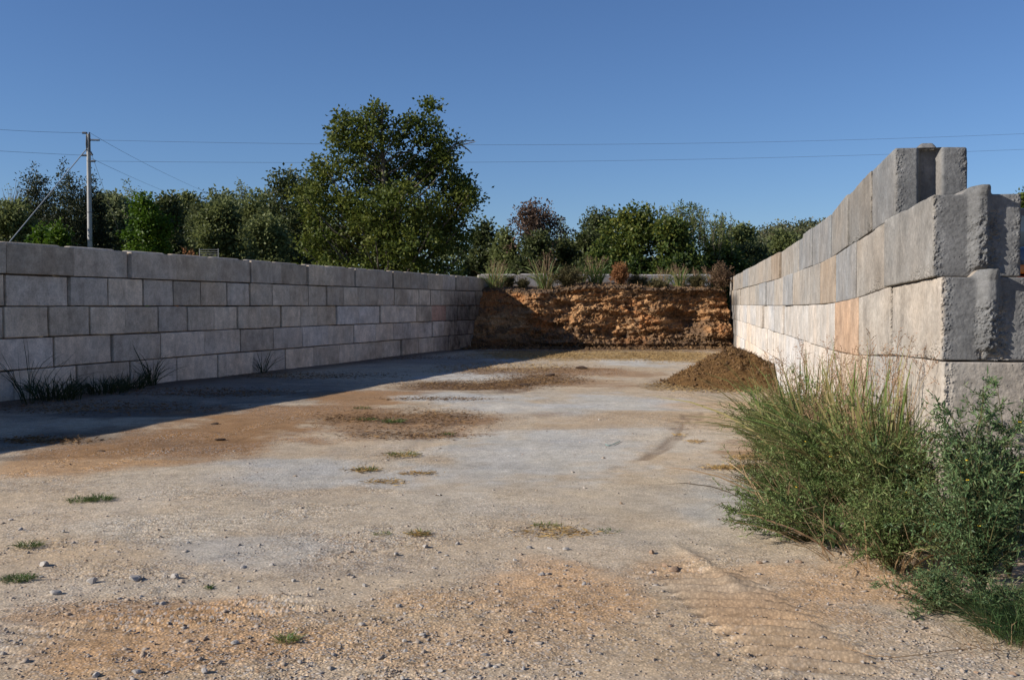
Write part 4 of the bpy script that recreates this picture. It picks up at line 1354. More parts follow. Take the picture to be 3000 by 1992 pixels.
# long stalk lying on the gravel
P = [gp(2475, 1908), gp(2540, 1928), (gp(2620, 1935)), gp(2700, 1925), gp(2780, 1912), gp(2860, 1905)]
P3 = np.array([(p_[0], p_[1], gz(*p_) + 0.022) for p_ in P])[None]
V, Fq = tubes(P3, np.full((1, 6), 0.0028), 5)
o = link('grass_stalk', mesh_np('grass_stalk', V, Fq, True), DRYG); tag(o, 'long thin dry stalk lying curved on the gravel at lower right', 'stalk')

# tufts on the yard
TG = 'small grass tufts on the yard'
for i, (px, py, wpx, hpx, n, lab, mt) in enumerate([
        (235, 1465, 36, 14, 160, 'small green grass tuft on pale ground at left, left one of the touching pair', GRASS), (290, 1462, 34, 16, 200, 'small green grass tuft on pale ground at left, right one of the touching pair', GRASS),
        (85, 1598, 34, 14, 160, 'small green tuft near the left edge, between the pair above and the dark one below', GRASS), (55, 1700, 45, 14, 240, 'dark green tuft at the left edge beside pale stones', GRASS),
        (840, 1878, 24, 22, 120, 'small olive tuft low in the foreground left of centre', GRASSL), (1150, 1238, 28, 12, 150, 'small green tuft in the brown litter patch of the yard', GRASS),
        (1070, 1233, 26, 8, 90, 'flat green tuft left of the other tuft in the litter patch', GRASS), (1060, 1200, 25, 7, 70, 'thin green tuft above the litter patch', GRASS),
        (1600, 1540, 40, 10, 130, 'flat olive tuft amid the dry wisps in the centre foreground', GRASSL), (1225, 1566, 36, 9, 100, 'flat olive tuft left of centre in the stony foreground', GRASSL),
        (1790, 1556, 30, 8, 60, 'faint green tuft right of the dry wisps', GRASS), (1120, 1567, 25, 8, 60, 'faint olive tuft farther left in the stony foreground', GRASSL),
        (1075, 1374, 30, 10, 90, 'green centred tuft of dry grass on the pale strip', GRASS), (1180, 1332, 40, 12, 120, 'tan tuft of flattened grass below the litter patch', GRASSL), (1310, 1271, 20, 7, 60, 'small green tuft at the right end of the litter patch', GRASS),
        (610, 1722, 15, 8, 50, 'tiny green tuft among stones at lower left', GRASS)]):
    x, y = gp(px, py)
    rg = np.random.default_rng(300 + i)
    s = wpx / F * y
    P, W, S = blade_set(n, 0, 0, 0, s, hpx / F * y * 1.3, 0.0055 * max(1, y / 9), rg, 1.2, 0.9, 4)
    P[..., 1] *= 0.9
    P[..., 2] = np.maximum(P[..., 2], 0.008)
    V, Fq = strips(P, W, S)
    o = link('grass_tuft', mesh_np('grass_tuft', V, Fq, True), mt, None, (x, y, gz(x, y)))
    tag(o, lab, 'grass tuft', TG)

# weeds at the foot of the shaded wall
SH = 'weeds at the foot of the shaded wall'
DG = leaf_mat('shade_grass', [(0.02, 0.035, 0.012), (0.035, 0.055, 0.02), (0.06, 0.06, 0.03)], 0.2, 0.6, 2)


def wall_weed(px, hpx, wpx, n, lab, seed, off=0.35, w=0.014, mat=DG, stalks=0):
    s = left_s(px)
    p_ = LW0 + LWD * s + np.array([LWD[1], -LWD[0]]) * off
    h = hpx / F * p_[1]
    return tall_grass('wall_grass', p_[0], p_[1], h * 1.25, n, wpx / F * p_[1] * 0.5, lab, seed, stalks, w, mat, SH, lean=0.6)


wall_weed(415, 115, 32, 70, 'dark grass clump against the shaded wall, the taller with arching blades', 51, 0.25)
wall_weed(750, 75, 24, 36, 'small dark grass clump against the shaded wall, farther along', 52, 0.2)
wall_weed(330, 55, 90, 150, 'low dark weeds left of the taller clump by the shaded wall', 53, 0.4)
wall_weed(230, 58, 130, 200, 'broad dark weeds in the shade at left', 54, 0.6)
wall_weed(80, 80, 130, 240, 'broad dark weeds near the left edge in the shade', 55, 0.7)
wall_weed(-15, 190, 60, 30, 'dark grass with long drooping blades at the left edge', 56, 0.8, 0.013)

# weeds on top of the heap
HW = 'weeds on top of the compost heap'


def top_weed(kind, px, y, h, w_, n, lab, seed, **kw):
    x = (px - 1500) / F * y
    z = heap_top(x, y) - 0.03
    if kind == 'grass':
        return tall_grass('tall_grass', x, y, h, n, w_ * 0.3, lab, seed, kw.get('stalks', 22), 0.03, kw.get('mat', GRASSL), HW, z, seeds=True, sL=0.45, lean=0.35, smat=kw.get('smat'))
    o = feathery('weed', x, y, h, w_ * 0.5, n, lab, seed, kw.get('mat', OLIVE), 0.07, 0.028, 10, 9, z=z, group=HW, blen=0.3, upright=kw.get('up', 0.5))
    return o


top_weed('grass', 1450, 45.2, 1.38, 1.12, 101, 'green tan topped grass clump on the heap beside the left wall end', 61)
top_weed('grass', 1598, 45.4, 1.79, 1.12, 101, 'tall feathery tan grass clump on the heap, second from left', 62)
top_weed('bush', 1665, 45.0, 0.85, 1.9, 80, 'round olive brown bush on the heap beside the tall tan grass', 63)
top_weed('grass', 1745, 45.6, 1.38, 1.01, 101, 'pale green grass clump on the heap left of the rusty weed', 64, stalks=14, mat=GRASS)
top_weed('bush', 1817, 45.0, 0.95, 0.75, 90, 'rusty orange upright weed on the middle of the heap', 65, mat=WEEDBR, up=0.0)
top_weed('grass', 1900, 45.6, 0.72, 1.01, 56, 'short thin grass on the heap right of the rusty weed', 66, stalks=8)
top_weed('grass', 1990, 45.5, 1.18, 0.90, 90, 'yellow green grass clump on the right half of the heap', 67)
top_weed('grass', 2045, 45.7, 0.92, 1.01, 45, 'thin grass between the yellow green clump and the reddish weeds', 68, stalks=10)
top_weed('bush', 2112, 44.6, 1.15, 1.2, 80, 'brown reddish dead weeds on the heap against the right wall', 69, mat=leaf_mat('dead_weed', [(0.10, 0.06, 0.035), (0.20, 0.12, 0.07), (0.14, 0.10, 0.05)], 0.2, 0.8, 2))
top_weed('bush', 1530, 45.4, 0.35, 0.8, 24, 'low dull green weed on the heap near its left end', 70)
top_weed('bush', 1930, 45.0, 0.32, 1.2, 30, 'low grey brown weeds along the lip of the heap', 71)

top_weed('bush', 1490, 45.8, 0.45, 0.8, 22, 'sparse olive weed between the two leftmost grass clumps on the heap', 72)
top_weed('grass', 1700, 46.2, 0.95, 0.9, 34, 'thin pale grass behind the round olive brown bush on the heap', 73, stalks=9)
top_weed('bush', 1868, 45.4, 0.40, 1.0, 26, 'low dull weed just right of the rusty orange weed', 74)
top_weed('grass', 1945, 46.0, 1.0, 0.7, 30, 'wispy dry grass left of the yellow green clump', 75, stalks=16)
top_weed('grass', 2085, 45.4, 1.15, 0.7, 36, 'tall dry stalks among the dead weeds near the right wall', 76, stalks=22)
top_weed('bush', 2040, 45.2, 0.5, 1.1, 30, 'low brown weed left of the dead weeds near the right wall', 77)

# ------------------------------------------------------------------ trees
BARK = simple('bark', (0.11, 0.09, 0.07), 0.9, noise=0.4, nscale=4)
BARKG = simple('pale_bark', (0.24, 0.21, 0.18), 0.9, noise=0.4, nscale=4)
LM = {
    'big': leaf_mat('cottonwood_leaf', [(0.033, 0.050, 0.009), (0.067, 0.093, 0.016), (0.123, 0.141, 0.025), (0.180, 0.181, 0.038)], 0.35, 0.55, 0.35, 0.2),
    'dark': leaf_mat('oak_leaf', [(0.046, 0.062, 0.023), (0.085, 0.104, 0.036), (0.137, 0.143, 0.052)], 0.4, 0.5, 0.35),
    'cedar': leaf_mat('cedar_leaf', [(0.022, 0.030, 0.013), (0.042, 0.052, 0.020), (0.08, 0.078, 0.03)], 0.1, 0.6, 0.3),
    'bright': leaf_mat('bright_leaf', [(0.03, 0.07, 0.008), (0.07, 0.13, 0.012), (0.14, 0.20, 0.02)], 0.35, 0.5, 0.4, 0.2),
    'olive': leaf_mat('olive_leaf', [(0.098, 0.115, 0.040), (0.156, 0.178, 0.061), (0.234, 0.253, 0.089)], 0.4, 0.55, 0.3),
    'grey': leaf_mat('grey_leaf', [(0.112, 0.132, 0.061), (0.178, 0.204, 0.090), (0.243, 0.265, 0.126)], 0.4, 0.6, 0.3),
    'green': leaf_mat('thicket_leaf', [(0.03, 0.055, 0.014), (0.065, 0.10, 0.022), (0.13, 0.15, 0.03), (0.21, 0.20, 0.03)], 0.35, 0.5, 0.3),
    'red': leaf_mat('russet_leaf', [(0.08, 0.052, 0.036), (0.12, 0.072, 0.048), (0.14, 0.10, 0.06)], 0.2, 0.7, 0.3),
    'hill': leaf_mat('hill_leaf', [(0.07, 0.085, 0.045), (0.11, 0.12, 0.055), (0.16, 0.115, 0.06)], 0.2, 0.6, 0.08),
}


def crown_points(blobs, ncl, rg, cr, nleaf, shell=0.5):
    """blobs (k,6): centre xyz, radii xyz. returns cluster centres, leaf points, leaf outward dirs"""
    B = np.array(blobs, float)
    w = B[:, 3] * B[:, 4] * B[:, 5]; w = w ** 0.7; w /= w.sum()
    k = rg.choice(len(B), ncl, p=w)
    d = unit(rg.normal(size=(ncl, 3)))
    r = rg.random((ncl, 1)) ** shell
    c = B[k, :3] + d * r * B[k, 3:6]
    s = cr * rg.uniform(0.6, 1.35, ncl)
    off = rg.normal(size=(ncl, nleaf, 3)) * np.array([0.55, 0.55, 0.42]) * s[:, None, None]
    P = c[:, None, :] + off
    return c, P.reshape(-1, 3), off.reshape(-1, 3)


def limbs(c, trunk_top, trunk_r, rg, n=40, base=0.25, sides=5):
    """trunk and limbs to a subset of cluster centres. returns V,F"""
    H = trunk_top
    K = 10
    t = np.linspace(0, 1, K)
    T = np.column_stack([0.03 * H * np.sin(t * 4 + rg.random() * 6) * t, 0.03 * H * np.sin(t * 3 + rg.random() * 6) * t, t * H])
    parts = [tubes(T[None], (trunk_r * (1 - 0.85 * t) * (1 + 0.5 * np.exp(-t * 14)))[None], 8)]
    sel = rg.choice(len(c), min(n, len(c)), replace=False)
    P_, R_ = [], []
    for s in sel:
        e = c[s]
        hd = math.hypot(e[0], e[1])
        zb = np.clip(e[2] - hd * 0.8, H * base, H * 0.9)
        tb_ = zb / H
        b0 = np.array([np.interp(tb_, t, T[:, 0]), np.interp(tb_, t, T[:, 1]), zb])
        q = np.linspace(0, 1, 7)[:, None]
        path = b0 + (e - b0) * q + np.array([0, 0, 1]) * (-0.12 * hd) * np.sin(q * math.pi) + rg.normal(0, 0.02 * max(hd, 1), (7, 3)) * np.sin(q * math.pi)
        P_.append(path)
        R_.append(trunk_r * (0.30 * (1 - tb_) + 0.08) * (1 - 0.85 * q[:, 0]) + 0.01)
    parts.append(tubes(np.array(P_), np.array(R_), sides))
    return merge(parts)


def tree(name, label, x, y, H, blobs, ncl, nleaf, cr, leaf, mat, seed, trunk_r=0.25, nl=30, cat='tree', group=None, bark=BARK, z=0.0, base=0.2, shell=0.5, aspect=0.75):
    rg = np.random.default_rng(seed)
    root = empty(name, (x, y, z))
    c, P, off = crown_points(blobs, ncl, rg, cr, nleaf, shell)
    ok = P[:, 2] > 0.1
    P, off = P[ok], off[ok]
    d = unit(off + rg.normal(size=off.shape) * 0.6 * cr)
    V, Fq = diamonds(P, d, leaf * rg.uniform(0.6, 1.3, len(P)), leaf * aspect * rg.uniform(0.7, 1.2, len(P)), rg, 0.1)
    V, Fq2 = V, Fq
    link('crown', mesh_np('crown', V, Fq), LM[mat], root)
    V, Fq = limbs(c, H * 0.8, trunk_r, rg, nl, base)
    link('trunk', mesh_np('trunk', V, Fq, True), bark, root)
    tag(root, label, cat, group)
    return root


def px_blobs(lst, cx, Y, depth=0.8):
    """blobs drawn as photo ellipses -> crown ellipsoids at distance Y, round in depth"""
    out = []
    rg = np.random.default_rng(int(cx))
    for (px, py, rx, ry) in lst:
        p = at(px, py, Y)
        r = rx / F * Y; rz = ry / F * Y
        out.append((p[0] - (cx - 1500) / F * Y, rg.uniform(-1, 1) * 0.35 * r * 2, p[2], r, r * depth + 0.8, rz))
    return out


def round_blobs(H, R0, lo, rg, n=9):
    out = [(0, 0, H * (lo + 1) / 2, R0 * 0.75, R0 * 0.75, H * (1 - lo) / 2 * 0.85)]
    for k in range(n):
        a = rg.uniform(0, 6.28); zz = rg.uniform(lo + 0.1, 0.93)
        rr_ = R0 * (0.62 if zz < 0.75 else 0.4)
        out.append((rr_ * math.cos(a), rr_ * math.sin(a), H * zz, R0 * rg.uniform(0.28, 0.48), R0 * 0.4, H * rg.uniform(0.08, 0.13)))
    out.append((0, 0, H * 0.9, R0 * 0.35, R0 * 0.35, H * 0.1))
    return out


def cedar_blobs(H, R0, rg, n=12):
    out = []
    for k in range(n):
        f = k / (n - 1)
        rr_ = R0 * (1 - f) ** 0.45 * 1.0 + R0 * 0.15
        out.append((rg.uniform(-.1, .1) * R0, rg.uniform(-.1, .1) * R0, H * (0.05 + 0.9 * f), rr_, rr_, H / n * 1.0))
    return out


# the big tree
Yb = 60.0
bigb = px_blobs([(1085, 390, 62, 75), (1110, 320, 24, 34), (1165, 400, 40, 50), (1000, 360, 30, 30), (1235, 372, 66, 55), (1262, 310, 26, 26), (1205, 345, 20, 30), (1030, 420, 62, 48), (1290, 440, 62, 66), (985, 400, 30, 26), (960, 500, 75, 52), (1110, 500, 120, 75), (1240, 480, 90, 70),
                 (1330, 545, 70, 55), (905, 570, 50, 60), (1010, 620, 110, 70), (1160, 620, 130, 80), (1290, 630, 90, 70), (1365, 565, 42, 52), (1385, 590, 28, 30), (1060, 300 + 60, 40, 40),
                 (930, 690, 60, 70), (1050, 720, 130, 60), (1200, 720, 130, 60), (1320, 700, 80, 60), (1010, 790, 150, 50), (1220, 800, 150, 50)], 1140, Yb)
tree('cottonwood_tree', 'tallest tree, broad green crown with two peaks behind the left wall', (1140 - 1500) / F * Yb, Yb, 16.8, bigb, 1080, 36, 0.42, 0.21, 'big', 201, 0.36, 130, bark=BARK, base=0.12, shell=0.42)
# its dead branch sticking out to the right
p0 = np.array(at(1310, 440, Yb)); br = []
for (px, py) in [(1340, 420), (1395, 418)]:
    pass
bp_ = [[(1300, 450), (1325, 435), (1350, 425), (1375, 420), (1393, 416)], [(1330, 433), (1338, 418), (1340, 400), (1336, 392), (1337, 388)], [(1350, 425), (1362, 432), (1372, 440), (1378, 446), (1382, 450)],
       [(1345, 426), (1352, 416), (1365, 412), (1380, 414), (1388, 412)], [(1320, 437), (1330, 424), (1345, 415), (1352, 413), (1356, 412)], [(1312, 445), (1322, 452), (1335, 455), (1345, 450), (1352, 452)]]
Pp = np.array([[at(a_, b_, Yb - 0.5 + 0.1 * j) for (a_, b_) in q_] for j, q_ in enumerate(bp_)])
V, Fq = tubes(Pp, np.broadcast_to(np.linspace(0.05, 0.018, 5), (len(bp_), 5)), 4)
big_root = [o for o in C.objects if o.name == 'cottonwood_tree'][0]
V = V - np.array(big_root.location)
o = link('dead_branch', mesh_np('dead_branch', V, Fq, True), BARKG, big_root)
o['label'] = 'bare dead branch sticking out of the right side of the crown'

TREES = [
    # px, top, half width px, Y, shape, material, lo, label
    (45, 500, 70, 92, 'bare', 'grey', 0.2, 'bare grey twiggy tree at the left edge of the photo'),
    (100, 486, 62, 84, 'cedar', 'cedar', 0, 'dark cedar at the far left, left of the two pointed cedars'),
    (195, 484, 72, 82, 'cedar', 'cedar', 0, 'dark cedar right of the other pointed cedar, left of the utility pole'),
    (268, 515, 42, 86, 'cedar', 'cedar', 0, 'narrow dark cedar just behind the utility pole'),
    (20, 600, 80, 78, 'round', 'olive', 0.05, 'low olive tree at the left edge below the bare tree'),
    (120, 655, 40, 70, 'round', 'bright', 0.0, 'bright green shrub over the left wall, left one of two'),
    (172, 652, 42, 69, 'round', 'bright', 0.0, 'bright green shrub over the left wall, right one of two'),
    (418, 560, 78, 68, 'round', 'bright', 0.02, 'bright green rounded tree right of the utility pole'),
    (478, 566, 50, 72, 'round', 'dark', 0.02, 'dark green tree pressed behind the bright rounded tree'),
    (330, 560, 70, 95, 'round', 'grey', 0.1, 'dull grey green tree between the pole and the bright rounded tree'),
    (400, 542, 60, 104, 'wispy', 'grey', 0.1, 'thin topped grey green tree rising behind the bright rounded tree'),
    (540, 562, 62, 98, 'round', 'olive', 0.1, 'olive tree right of the dark green tree'),
    (590, 572, 48, 90, 'cedar', 'dark', 0, 'dark pointed tree in the middle of the left tree line'),
    (650, 590, 70, 84, 'round', 'olive', 0.08, 'low olive tree in front of the left tree line'),
    (640, 560, 60, 104, 'round', 'grey', 0.1, 'pale grey green tree behind the low olive tree'),
    (712, 535, 48, 100, 'wispy', 'grey', 0.1, 'thin wispy tree with see through twigs in the tree line'),
    (745, 575, 70, 88, 'round', 'olive', 0.06, 'dull olive tree before the wispy tree'),
    (830, 500, 90, 82, 'round', 'dark', 0.05, 'large dark oak touching the left side of the tallest tree'),
    (780, 640, 60, 74, 'round', 'olive', 0.04, 'small olive tree low beside the large dark oak'),
    (900, 520, 60, 84, 'round', 'dark', 0.05, 'dark tree half hidden behind the left side of the tallest tree'),
    (1420, 645, 60, 88, 'round', 'dark', 0.03, 'dark low tree right of the tallest tree'),
    (1480, 672, 45, 84, 'round', 'olive', 0.03, 'low brownish tree between the dark tree and the russet oak'),
    (1558, 582, 108, 84, 'oak', 'red', 0.3, 'russet brown leaved oak with open crown and visible limbs'),
    (1560, 690, 70, 80, 'round', 'dark', 0.0, 'dark scrub tree under the russet oak'),
    (1648, 636, 50, 92, 'wispy', 'grey', 0.1, 'small thin grey green tree right of the russet oak'),
    (1660, 700, 50, 82, 'round', 'dark', 0.0, 'low dark tree right of the russet oak'),
    (1752, 600, 60, 88, 'oak', 'dark', 0.25, 'dark rounded oak top behind the green thicket'),
    (1730, 680, 50, 80, 'round', 'dark', 0.0, 'low dark tree below the dark rounded oak top'),
    (1790, 640, 85, 70, 'round', 'green', 0.0, 'left dome of the bright green thicket'),
    (1880, 600, 100, 69, 'round', 'green', 0.0, 'highest dome of the bright green thicket with shoots on top'),
    (1985, 640, 90, 67, 'round', 'green', 0.0, 'right dome of the bright green thicket with yellowish leaves'),
    (2010, 590, 95, 74, 'wispy', 'green', 0.3, 'tall thin shoots fanning above the green thicket'),
    (2085, 640, 70, 76, 'wispy', 'green', 0.2, 'thin willowy shoots at the right end of the thicket'),
    (2120, 700, 80, 72, 'round', 'green', 0.0, 'dark green shrub mass right of the thicket'),
    (2210, 715, 70, 76, 'round', 'dark', 0.0, 'dark shrub mass beside the right wall'),
    (2180, 665, 70, 110, 'round', 'olive', 0.0, 'dull olive tree at the foot of the wooded hill'),
    (2290, 680, 60, 120, 'round', 'olive', 0.0, 'dull olive tree lower right on the wooded hill'),
    (3010, 560, 30, 42, 'round', 'green', 0.0, 'green tree top at the right edge beyond the wall end'),
    (3045, 600, 60, 40, 'round', 'bright', 0.0, 'bright green bush at the right edge above the truck'),
]
for i, (px, ty, hw, Yt, shape, mat, lo, lab) in enumerate(TREES):
    rg = np.random.default_rng(500 + i)
    x, _, H = at(px, ty, Yt)
    R0 = hw / F * Yt
    k = Yt / 85.0
    if shape == 'cedar':
        tree('cedar_tree', lab, x, Yt, H, cedar_blobs(H, R0 * 1.6, rg), 950, 26, 0.36 * k, 0.24 * k, mat, 600 + i, 0.2, 14, base=0.05, shell=0.5, aspect=0.45)
    elif shape == 'bare':
        tree('bare_tree', lab, x, Yt, H, round_blobs(H, R0, 0.3, rg), 110, 2, 0.5, 0.15, mat, 600 + i, 0.16, 110, bark=BARKG, base=0.25)
    elif shape == 'wispy':
        bl_ = round_blobs(H, R0, max(lo, 0.3), rg, 14)
        tree('sapling', lab, x, Yt, H, bl_, 150, 16, 0.34 * k, 0.26 * k, mat, 600 + i, 0.12, 90, base=0.1, shell=0.4, aspect=0.4)
    elif shape == 'oak':
        bl_ = round_blobs(H, R0, lo, rg, 14)
        tree('oak_tree', lab, x, Yt, H, bl_, 330, 20, 0.38 * k, 0.22 * k, mat, 600 + i, 0.34, 110, base=0.2, shell=0.33)
    else:
        if px < 900 and mat != 'bright': R0 *= 1.3
        bl_ = round_blobs(H, R0, lo, rg, 11)
        nc = int(260 + 260 * min(1.4, R0 / 2.8) * (H / 9))
        nm = 'shrub' if H < 6 else 'broadleaf_tree'
        tree(nm, lab, x, Yt, H, bl_, nc, 26, 0.5 * k, 0.30 * k, mat, 600 + i, 0.2, 24, 'shrub' if H < 6 else 'tree', base=0.08, shell=0.42)


# upright shoots on top of the thicket
rg = np.random.default_rng(808)
nsh = 60
sx = rg.uniform(1830, 2150, nsh)
P_ = []
for s_ in sx:
    top = 600 + 0.22 * abs(s_ - 1960) + rg.uniform(-12, 45)
    yv = 71 + rg.uniform(-1.5, 1.5)
    e = np.array(at(s_ + rg.uniform(-15, 25), top, yv)); b0 = np.array(at(s_, top + 90, yv))
    P_.append(b0 + (e - b0) * np.linspace(0, 1, 7)[:, None])
P_ = np.array(P_)
rt = empty('willow_shoots', (0, 71, 0))
V, Fq = tubes(P_, np.broadcast_to(np.linspace(0.03, 0.012, 7), P_.shape[:2]), 3); V -= np.array([0, 71, 0])
link('stems', mesh_np('stems', V, Fq), BARK, rt)
tl = rg.random((nsh, 40))
LP = P_[:, 0][:, None] * (1 - tl[..., None]) + P_[:, -1][:, None] * tl[..., None] + rg.normal(0, 0.10, (nsh, 40, 3))
LP = LP.reshape(-1, 3)
V, Fq = diamonds(LP, rg.normal(size=LP.shape) + np.array([0.2, 0, 1.0]), 0.30, 0.09, rg); V -= np.array([0, 71, 0])
link('leaves', mesh_np('leaves', V, Fq), LM['olive'], rt)
tag(rt, 'row of thin upright leafy shoots poking above the green thicket', 'shoots', None, 'stuff')


def leaf_mass(name, label, cat, centres, cr, nleaf, leaf, mat, seed):
    rg = np.random.default_rng(seed)
    c = np.asarray(centres)
    off = rg.normal(size=(len(c), nleaf, 3)) * np.array([0.6, 0.6, 0.42]) * cr
    P = (c[:, None] + off).reshape(-1, 3); off = off.reshape(-1, 3)
    V, Fq = diamonds(P, off + rg.normal(size=off.shape) * cr * 0.5, leaf * rg.uniform(0.6, 1.3, len(P)), leaf * 0.7, rg, 0.1)
    o = link(name, mesh_np(name, V, Fq), LM[mat])
    tag(o, label, cat, None, 'stuff')


# distant wood behind the tree line, and undergrowth below it
rg = np.random.default_rng(91)
n = 3600
px = rg.uniform(-250, 2450, n); Yd = rg.uniform(100, 122, n)
topz = 11.4 + 1.3 * fbm(np.column_stack([px / 90.0, px * 0, px * 0]), 3) - 6.0 * sst(1250, 1450, px) - 0.8 * sst(1950, 2100, px)
zc = topz * rg.random(n) ** 0.6
leaf_mass('distant_wood', 'dull green far wood closing the gaps behind the tree line', 'woodland', np.column_stack([(px - 1500) / F * Yd, Yd, zc]), 0.75, 22, 0.42, 'olive', 92)
n = 1500
px = rg.uniform(-250, 2500, n); Yd = rg.uniform(88, 97, n)
zc = 3.9 * rg.random(n) ** 0.7
leaf_mass('undergrowth', 'dark scrub below the tree line beyond the walls', 'undergrowth', np.column_stack([(px - 1500) / F * Yd, Yd, zc]), 0.8, 22, 0.42, 'dark', 93)

# wooded hill at right
hxs = np.linspace(30, 190, 41); hys = np.linspace(190, 420, 31)
HX, HY = np.meshgrid(hxs, hys, indexing='ij')


def hill_z(x, y):
    return 21.5 * np.exp(-((x - 82) / np.where(x < 82, 30, 46)) ** 2 - ((y - 300) / 75) ** 2)


HZ = hill_z(HX, HY) - 0.5
idx = np.arange(HX.size).reshape(HX.shape)
Fq = np.stack([idx[:-1, :-1], idx[1:, :-1], idx[1:, 1:], idx[:-1, 1:]], -1).reshape(-1, 4)
tag(link('hill', mesh_np('hill', np.stack([HX, HY, HZ], -1).reshape(-1, 3), Fq, True), simple('hill_soil', (0.05, 0.055, 0.025), 0.9)), kind='structure')
rg = np.random.default_rng(95)
cx_ = rg.uniform(34, 150, 900); cy_ = rg.uniform(205, 320, 900)
cz_ = hill_z(cx_, cy_) + rg.uniform(1.0, 3.5, 900)
leaf_mass('hill_forest', 'dull green and brown wood covering the far hill at right', 'woodland', np.column_stack([cx_, cy_, cz_]), 2.0, 90, 0.75, 'hill', 96)

# ------------------------------------------------------------------ utility pole and lines
Yp = 70.0
bx, _, ztop = at(259, 394, Yp)
POLE = simple('weathered_pole', (0.40, 0.385, 0.36), 0.85, noise=0.25, nscale=3)
DARKM = simple('dark_metal', (0.06, 0.06, 0.065), 0.5, 0.6)
INS = simple('grey_insulator', (0.20, 0.21, 0.23), 0.35)
root = empty('utility_pole', (bx, Yp, 0))
t = np.linspace(0, 1, 14)
P = np.column_stack([0 * t, 0 * t, t * ztop])[None]
V, Fq = tubes(P, (0.185 - 0.055 * t)[None], 14)
link('pole', mesh_np('pole', V, Fq, True), POLE, root)
for zc in (2.5, 4.3, 6.2, 8.1):
    V, Fq = tubes(np.array([[(0, 0, zc), (0, 0, zc + 0.03)]]), np.full((1, 2), 0.19), 12)
    link('band', mesh_np('band', V, Fq, True), DARKM, root)
tag(root, 'tall weathered grey utility pole behind the shaded left wall', 'utility pole')
# pole-top bracket and strain insulators
for dx in (-0.09, 0.09):
    V, Fq = tubes(np.array([[(dx, -0.02, ztop - 1.35), (dx, -0.14, ztop - 0.7), (dx, -0.06, ztop + 0.12)]]), np.full((1, 3), 0.05), 6)
    link('bracket', mesh_np('bracket', V, Fq, True), DARKM, root)


def insulator(x0, z0, dx, dz, L):
    d = np.array([dx, 0, dz]); d = d / np.linalg.norm(d)
    k = 15
    tt = np.linspace(0, 1, k)
    P = np.array([x0, -0.05, z0]) + d * (tt * L)[:, None]
    rad = np.where(np.arange(k) % 2 == 0, 0.035, 0.085)
    V, Fq = tubes(P[None], rad[None], 8)
    link('insulator', mesh_np('insulator', V, Fq, True), INS, root)
    return P[-1]


mpx = Yp / F
eA = insulator(0.13, at(259, 411, Yp)[2], 1, -0.02, 0.65)
eB = insulator(-0.13, at(259, 456, Yp)[2], -1, 0.02, 0.35)
eC = insulator(0.13, at(259, 473, Yp)[2], 1, 0, 0.35)
eD = insulator(-0.10, ztop + 0.08, -1, 0.02, 0.3)
eE = insulator(0.13, at(259, 445, Yp)[2], 0.5, -0.9, 0.3)
WIRE = simple('wire', (0.16, 0.17, 0.19), 0.5, 0.3)
GUY = simple('guy_cable', (0.42, 0.42, 0.40), 0.5, 0.4)


def wire(name, pts, r, mat, label, K=60):
    P = np.array(pts, float)
    s = np.linspace(0, 1, len(P)); tt = np.linspace(0, 1, K)
    # quadratic through 3 points or straight through 2
    if len(P) == 3:
        a0, a1, a2 = P
        sm = np.linalg.norm((a1 - a0)[:2]) / np.linalg.norm((a2 - a0)[:2])
        Q = np.zeros((K, 3))
        for i_ in range(3):
            c = np.polyfit([0, sm, 1], [a0[i_], a1[i_], a2[i_]], 2)
            Q[:, i_] = np.polyval(c, tt)
    else:
        Q = P[0] + (P[1] - P[0]) * tt[:, None]
    V, Fq = tubes(Q[None], np.full((1, K), r), 5)
    o = link(name, mesh_np(name, V, Fq, True), mat)
    tag(o, label, 'cable' if name == 'guy_cable' else 'power line')


PL = np.array([bx, Yp, 0])
wire('power_line', [PL + eA, at(1500, 425, 76), at(3100, 388, 84)], 0.009, WIRE, 'upper power line running right from the utility pole across the sky')
wire('power_line', [PL + eC, at(1500, 475, 76), at(3100, 434, 84)], 0.009, WIRE, 'lower power line running right from the utility pole across the sky')
wire('power_line', [PL + eD, at(130, 387, 68), at(-300, 352, 60)], 0.010, WIRE, 'upper power line running left from the utility pole top')
wire('power_line', [PL + eB, at(110, 449, 68), at(-300, 424, 60)], 0.010, WIRE, 'lower power line running left from the utility pole')
wire('power_line', [PL + np.array([0.1, 0, ztop + 0.1]), at(430, 482, 100), at(640, 580, 150)], 0.012, WIRE, 'upper slanting power line descending right behind the trees')
wire('power_line', [PL + np.array([0.15, 0, at(259, 464, Yp)[2]]), at(400, 526, 100), at(530, 580, 150)], 0.012, WIRE, 'lower slanting power line descending right behind the trees')
gb = at(38, 697, 62)
wire('guy_cable', [PL + np.array([-0.1, -0.1, at(259, 438, Yp)[2]]), gb + (np.array(gb) - (PL + np.array([-0.1, -0.1, at(259, 438, Yp)[2]]))) * 0.3 if False else tuple(np.array(gb) + (np.array(gb) - (PL + np.array([-0.1, -0.1, at(259, 438, Yp)[2]]))) * 0.70)],
     0.035, GUY, 'thick pale guy cable slanting down left from the utility pole')
wire('guy_cable', [PL + np.array([0.1, 0, at(259, 440, Yp)[2]]), at(345, 670, 80)], 0.012, GUY, 'thin guy cable descending right from the utility pole')

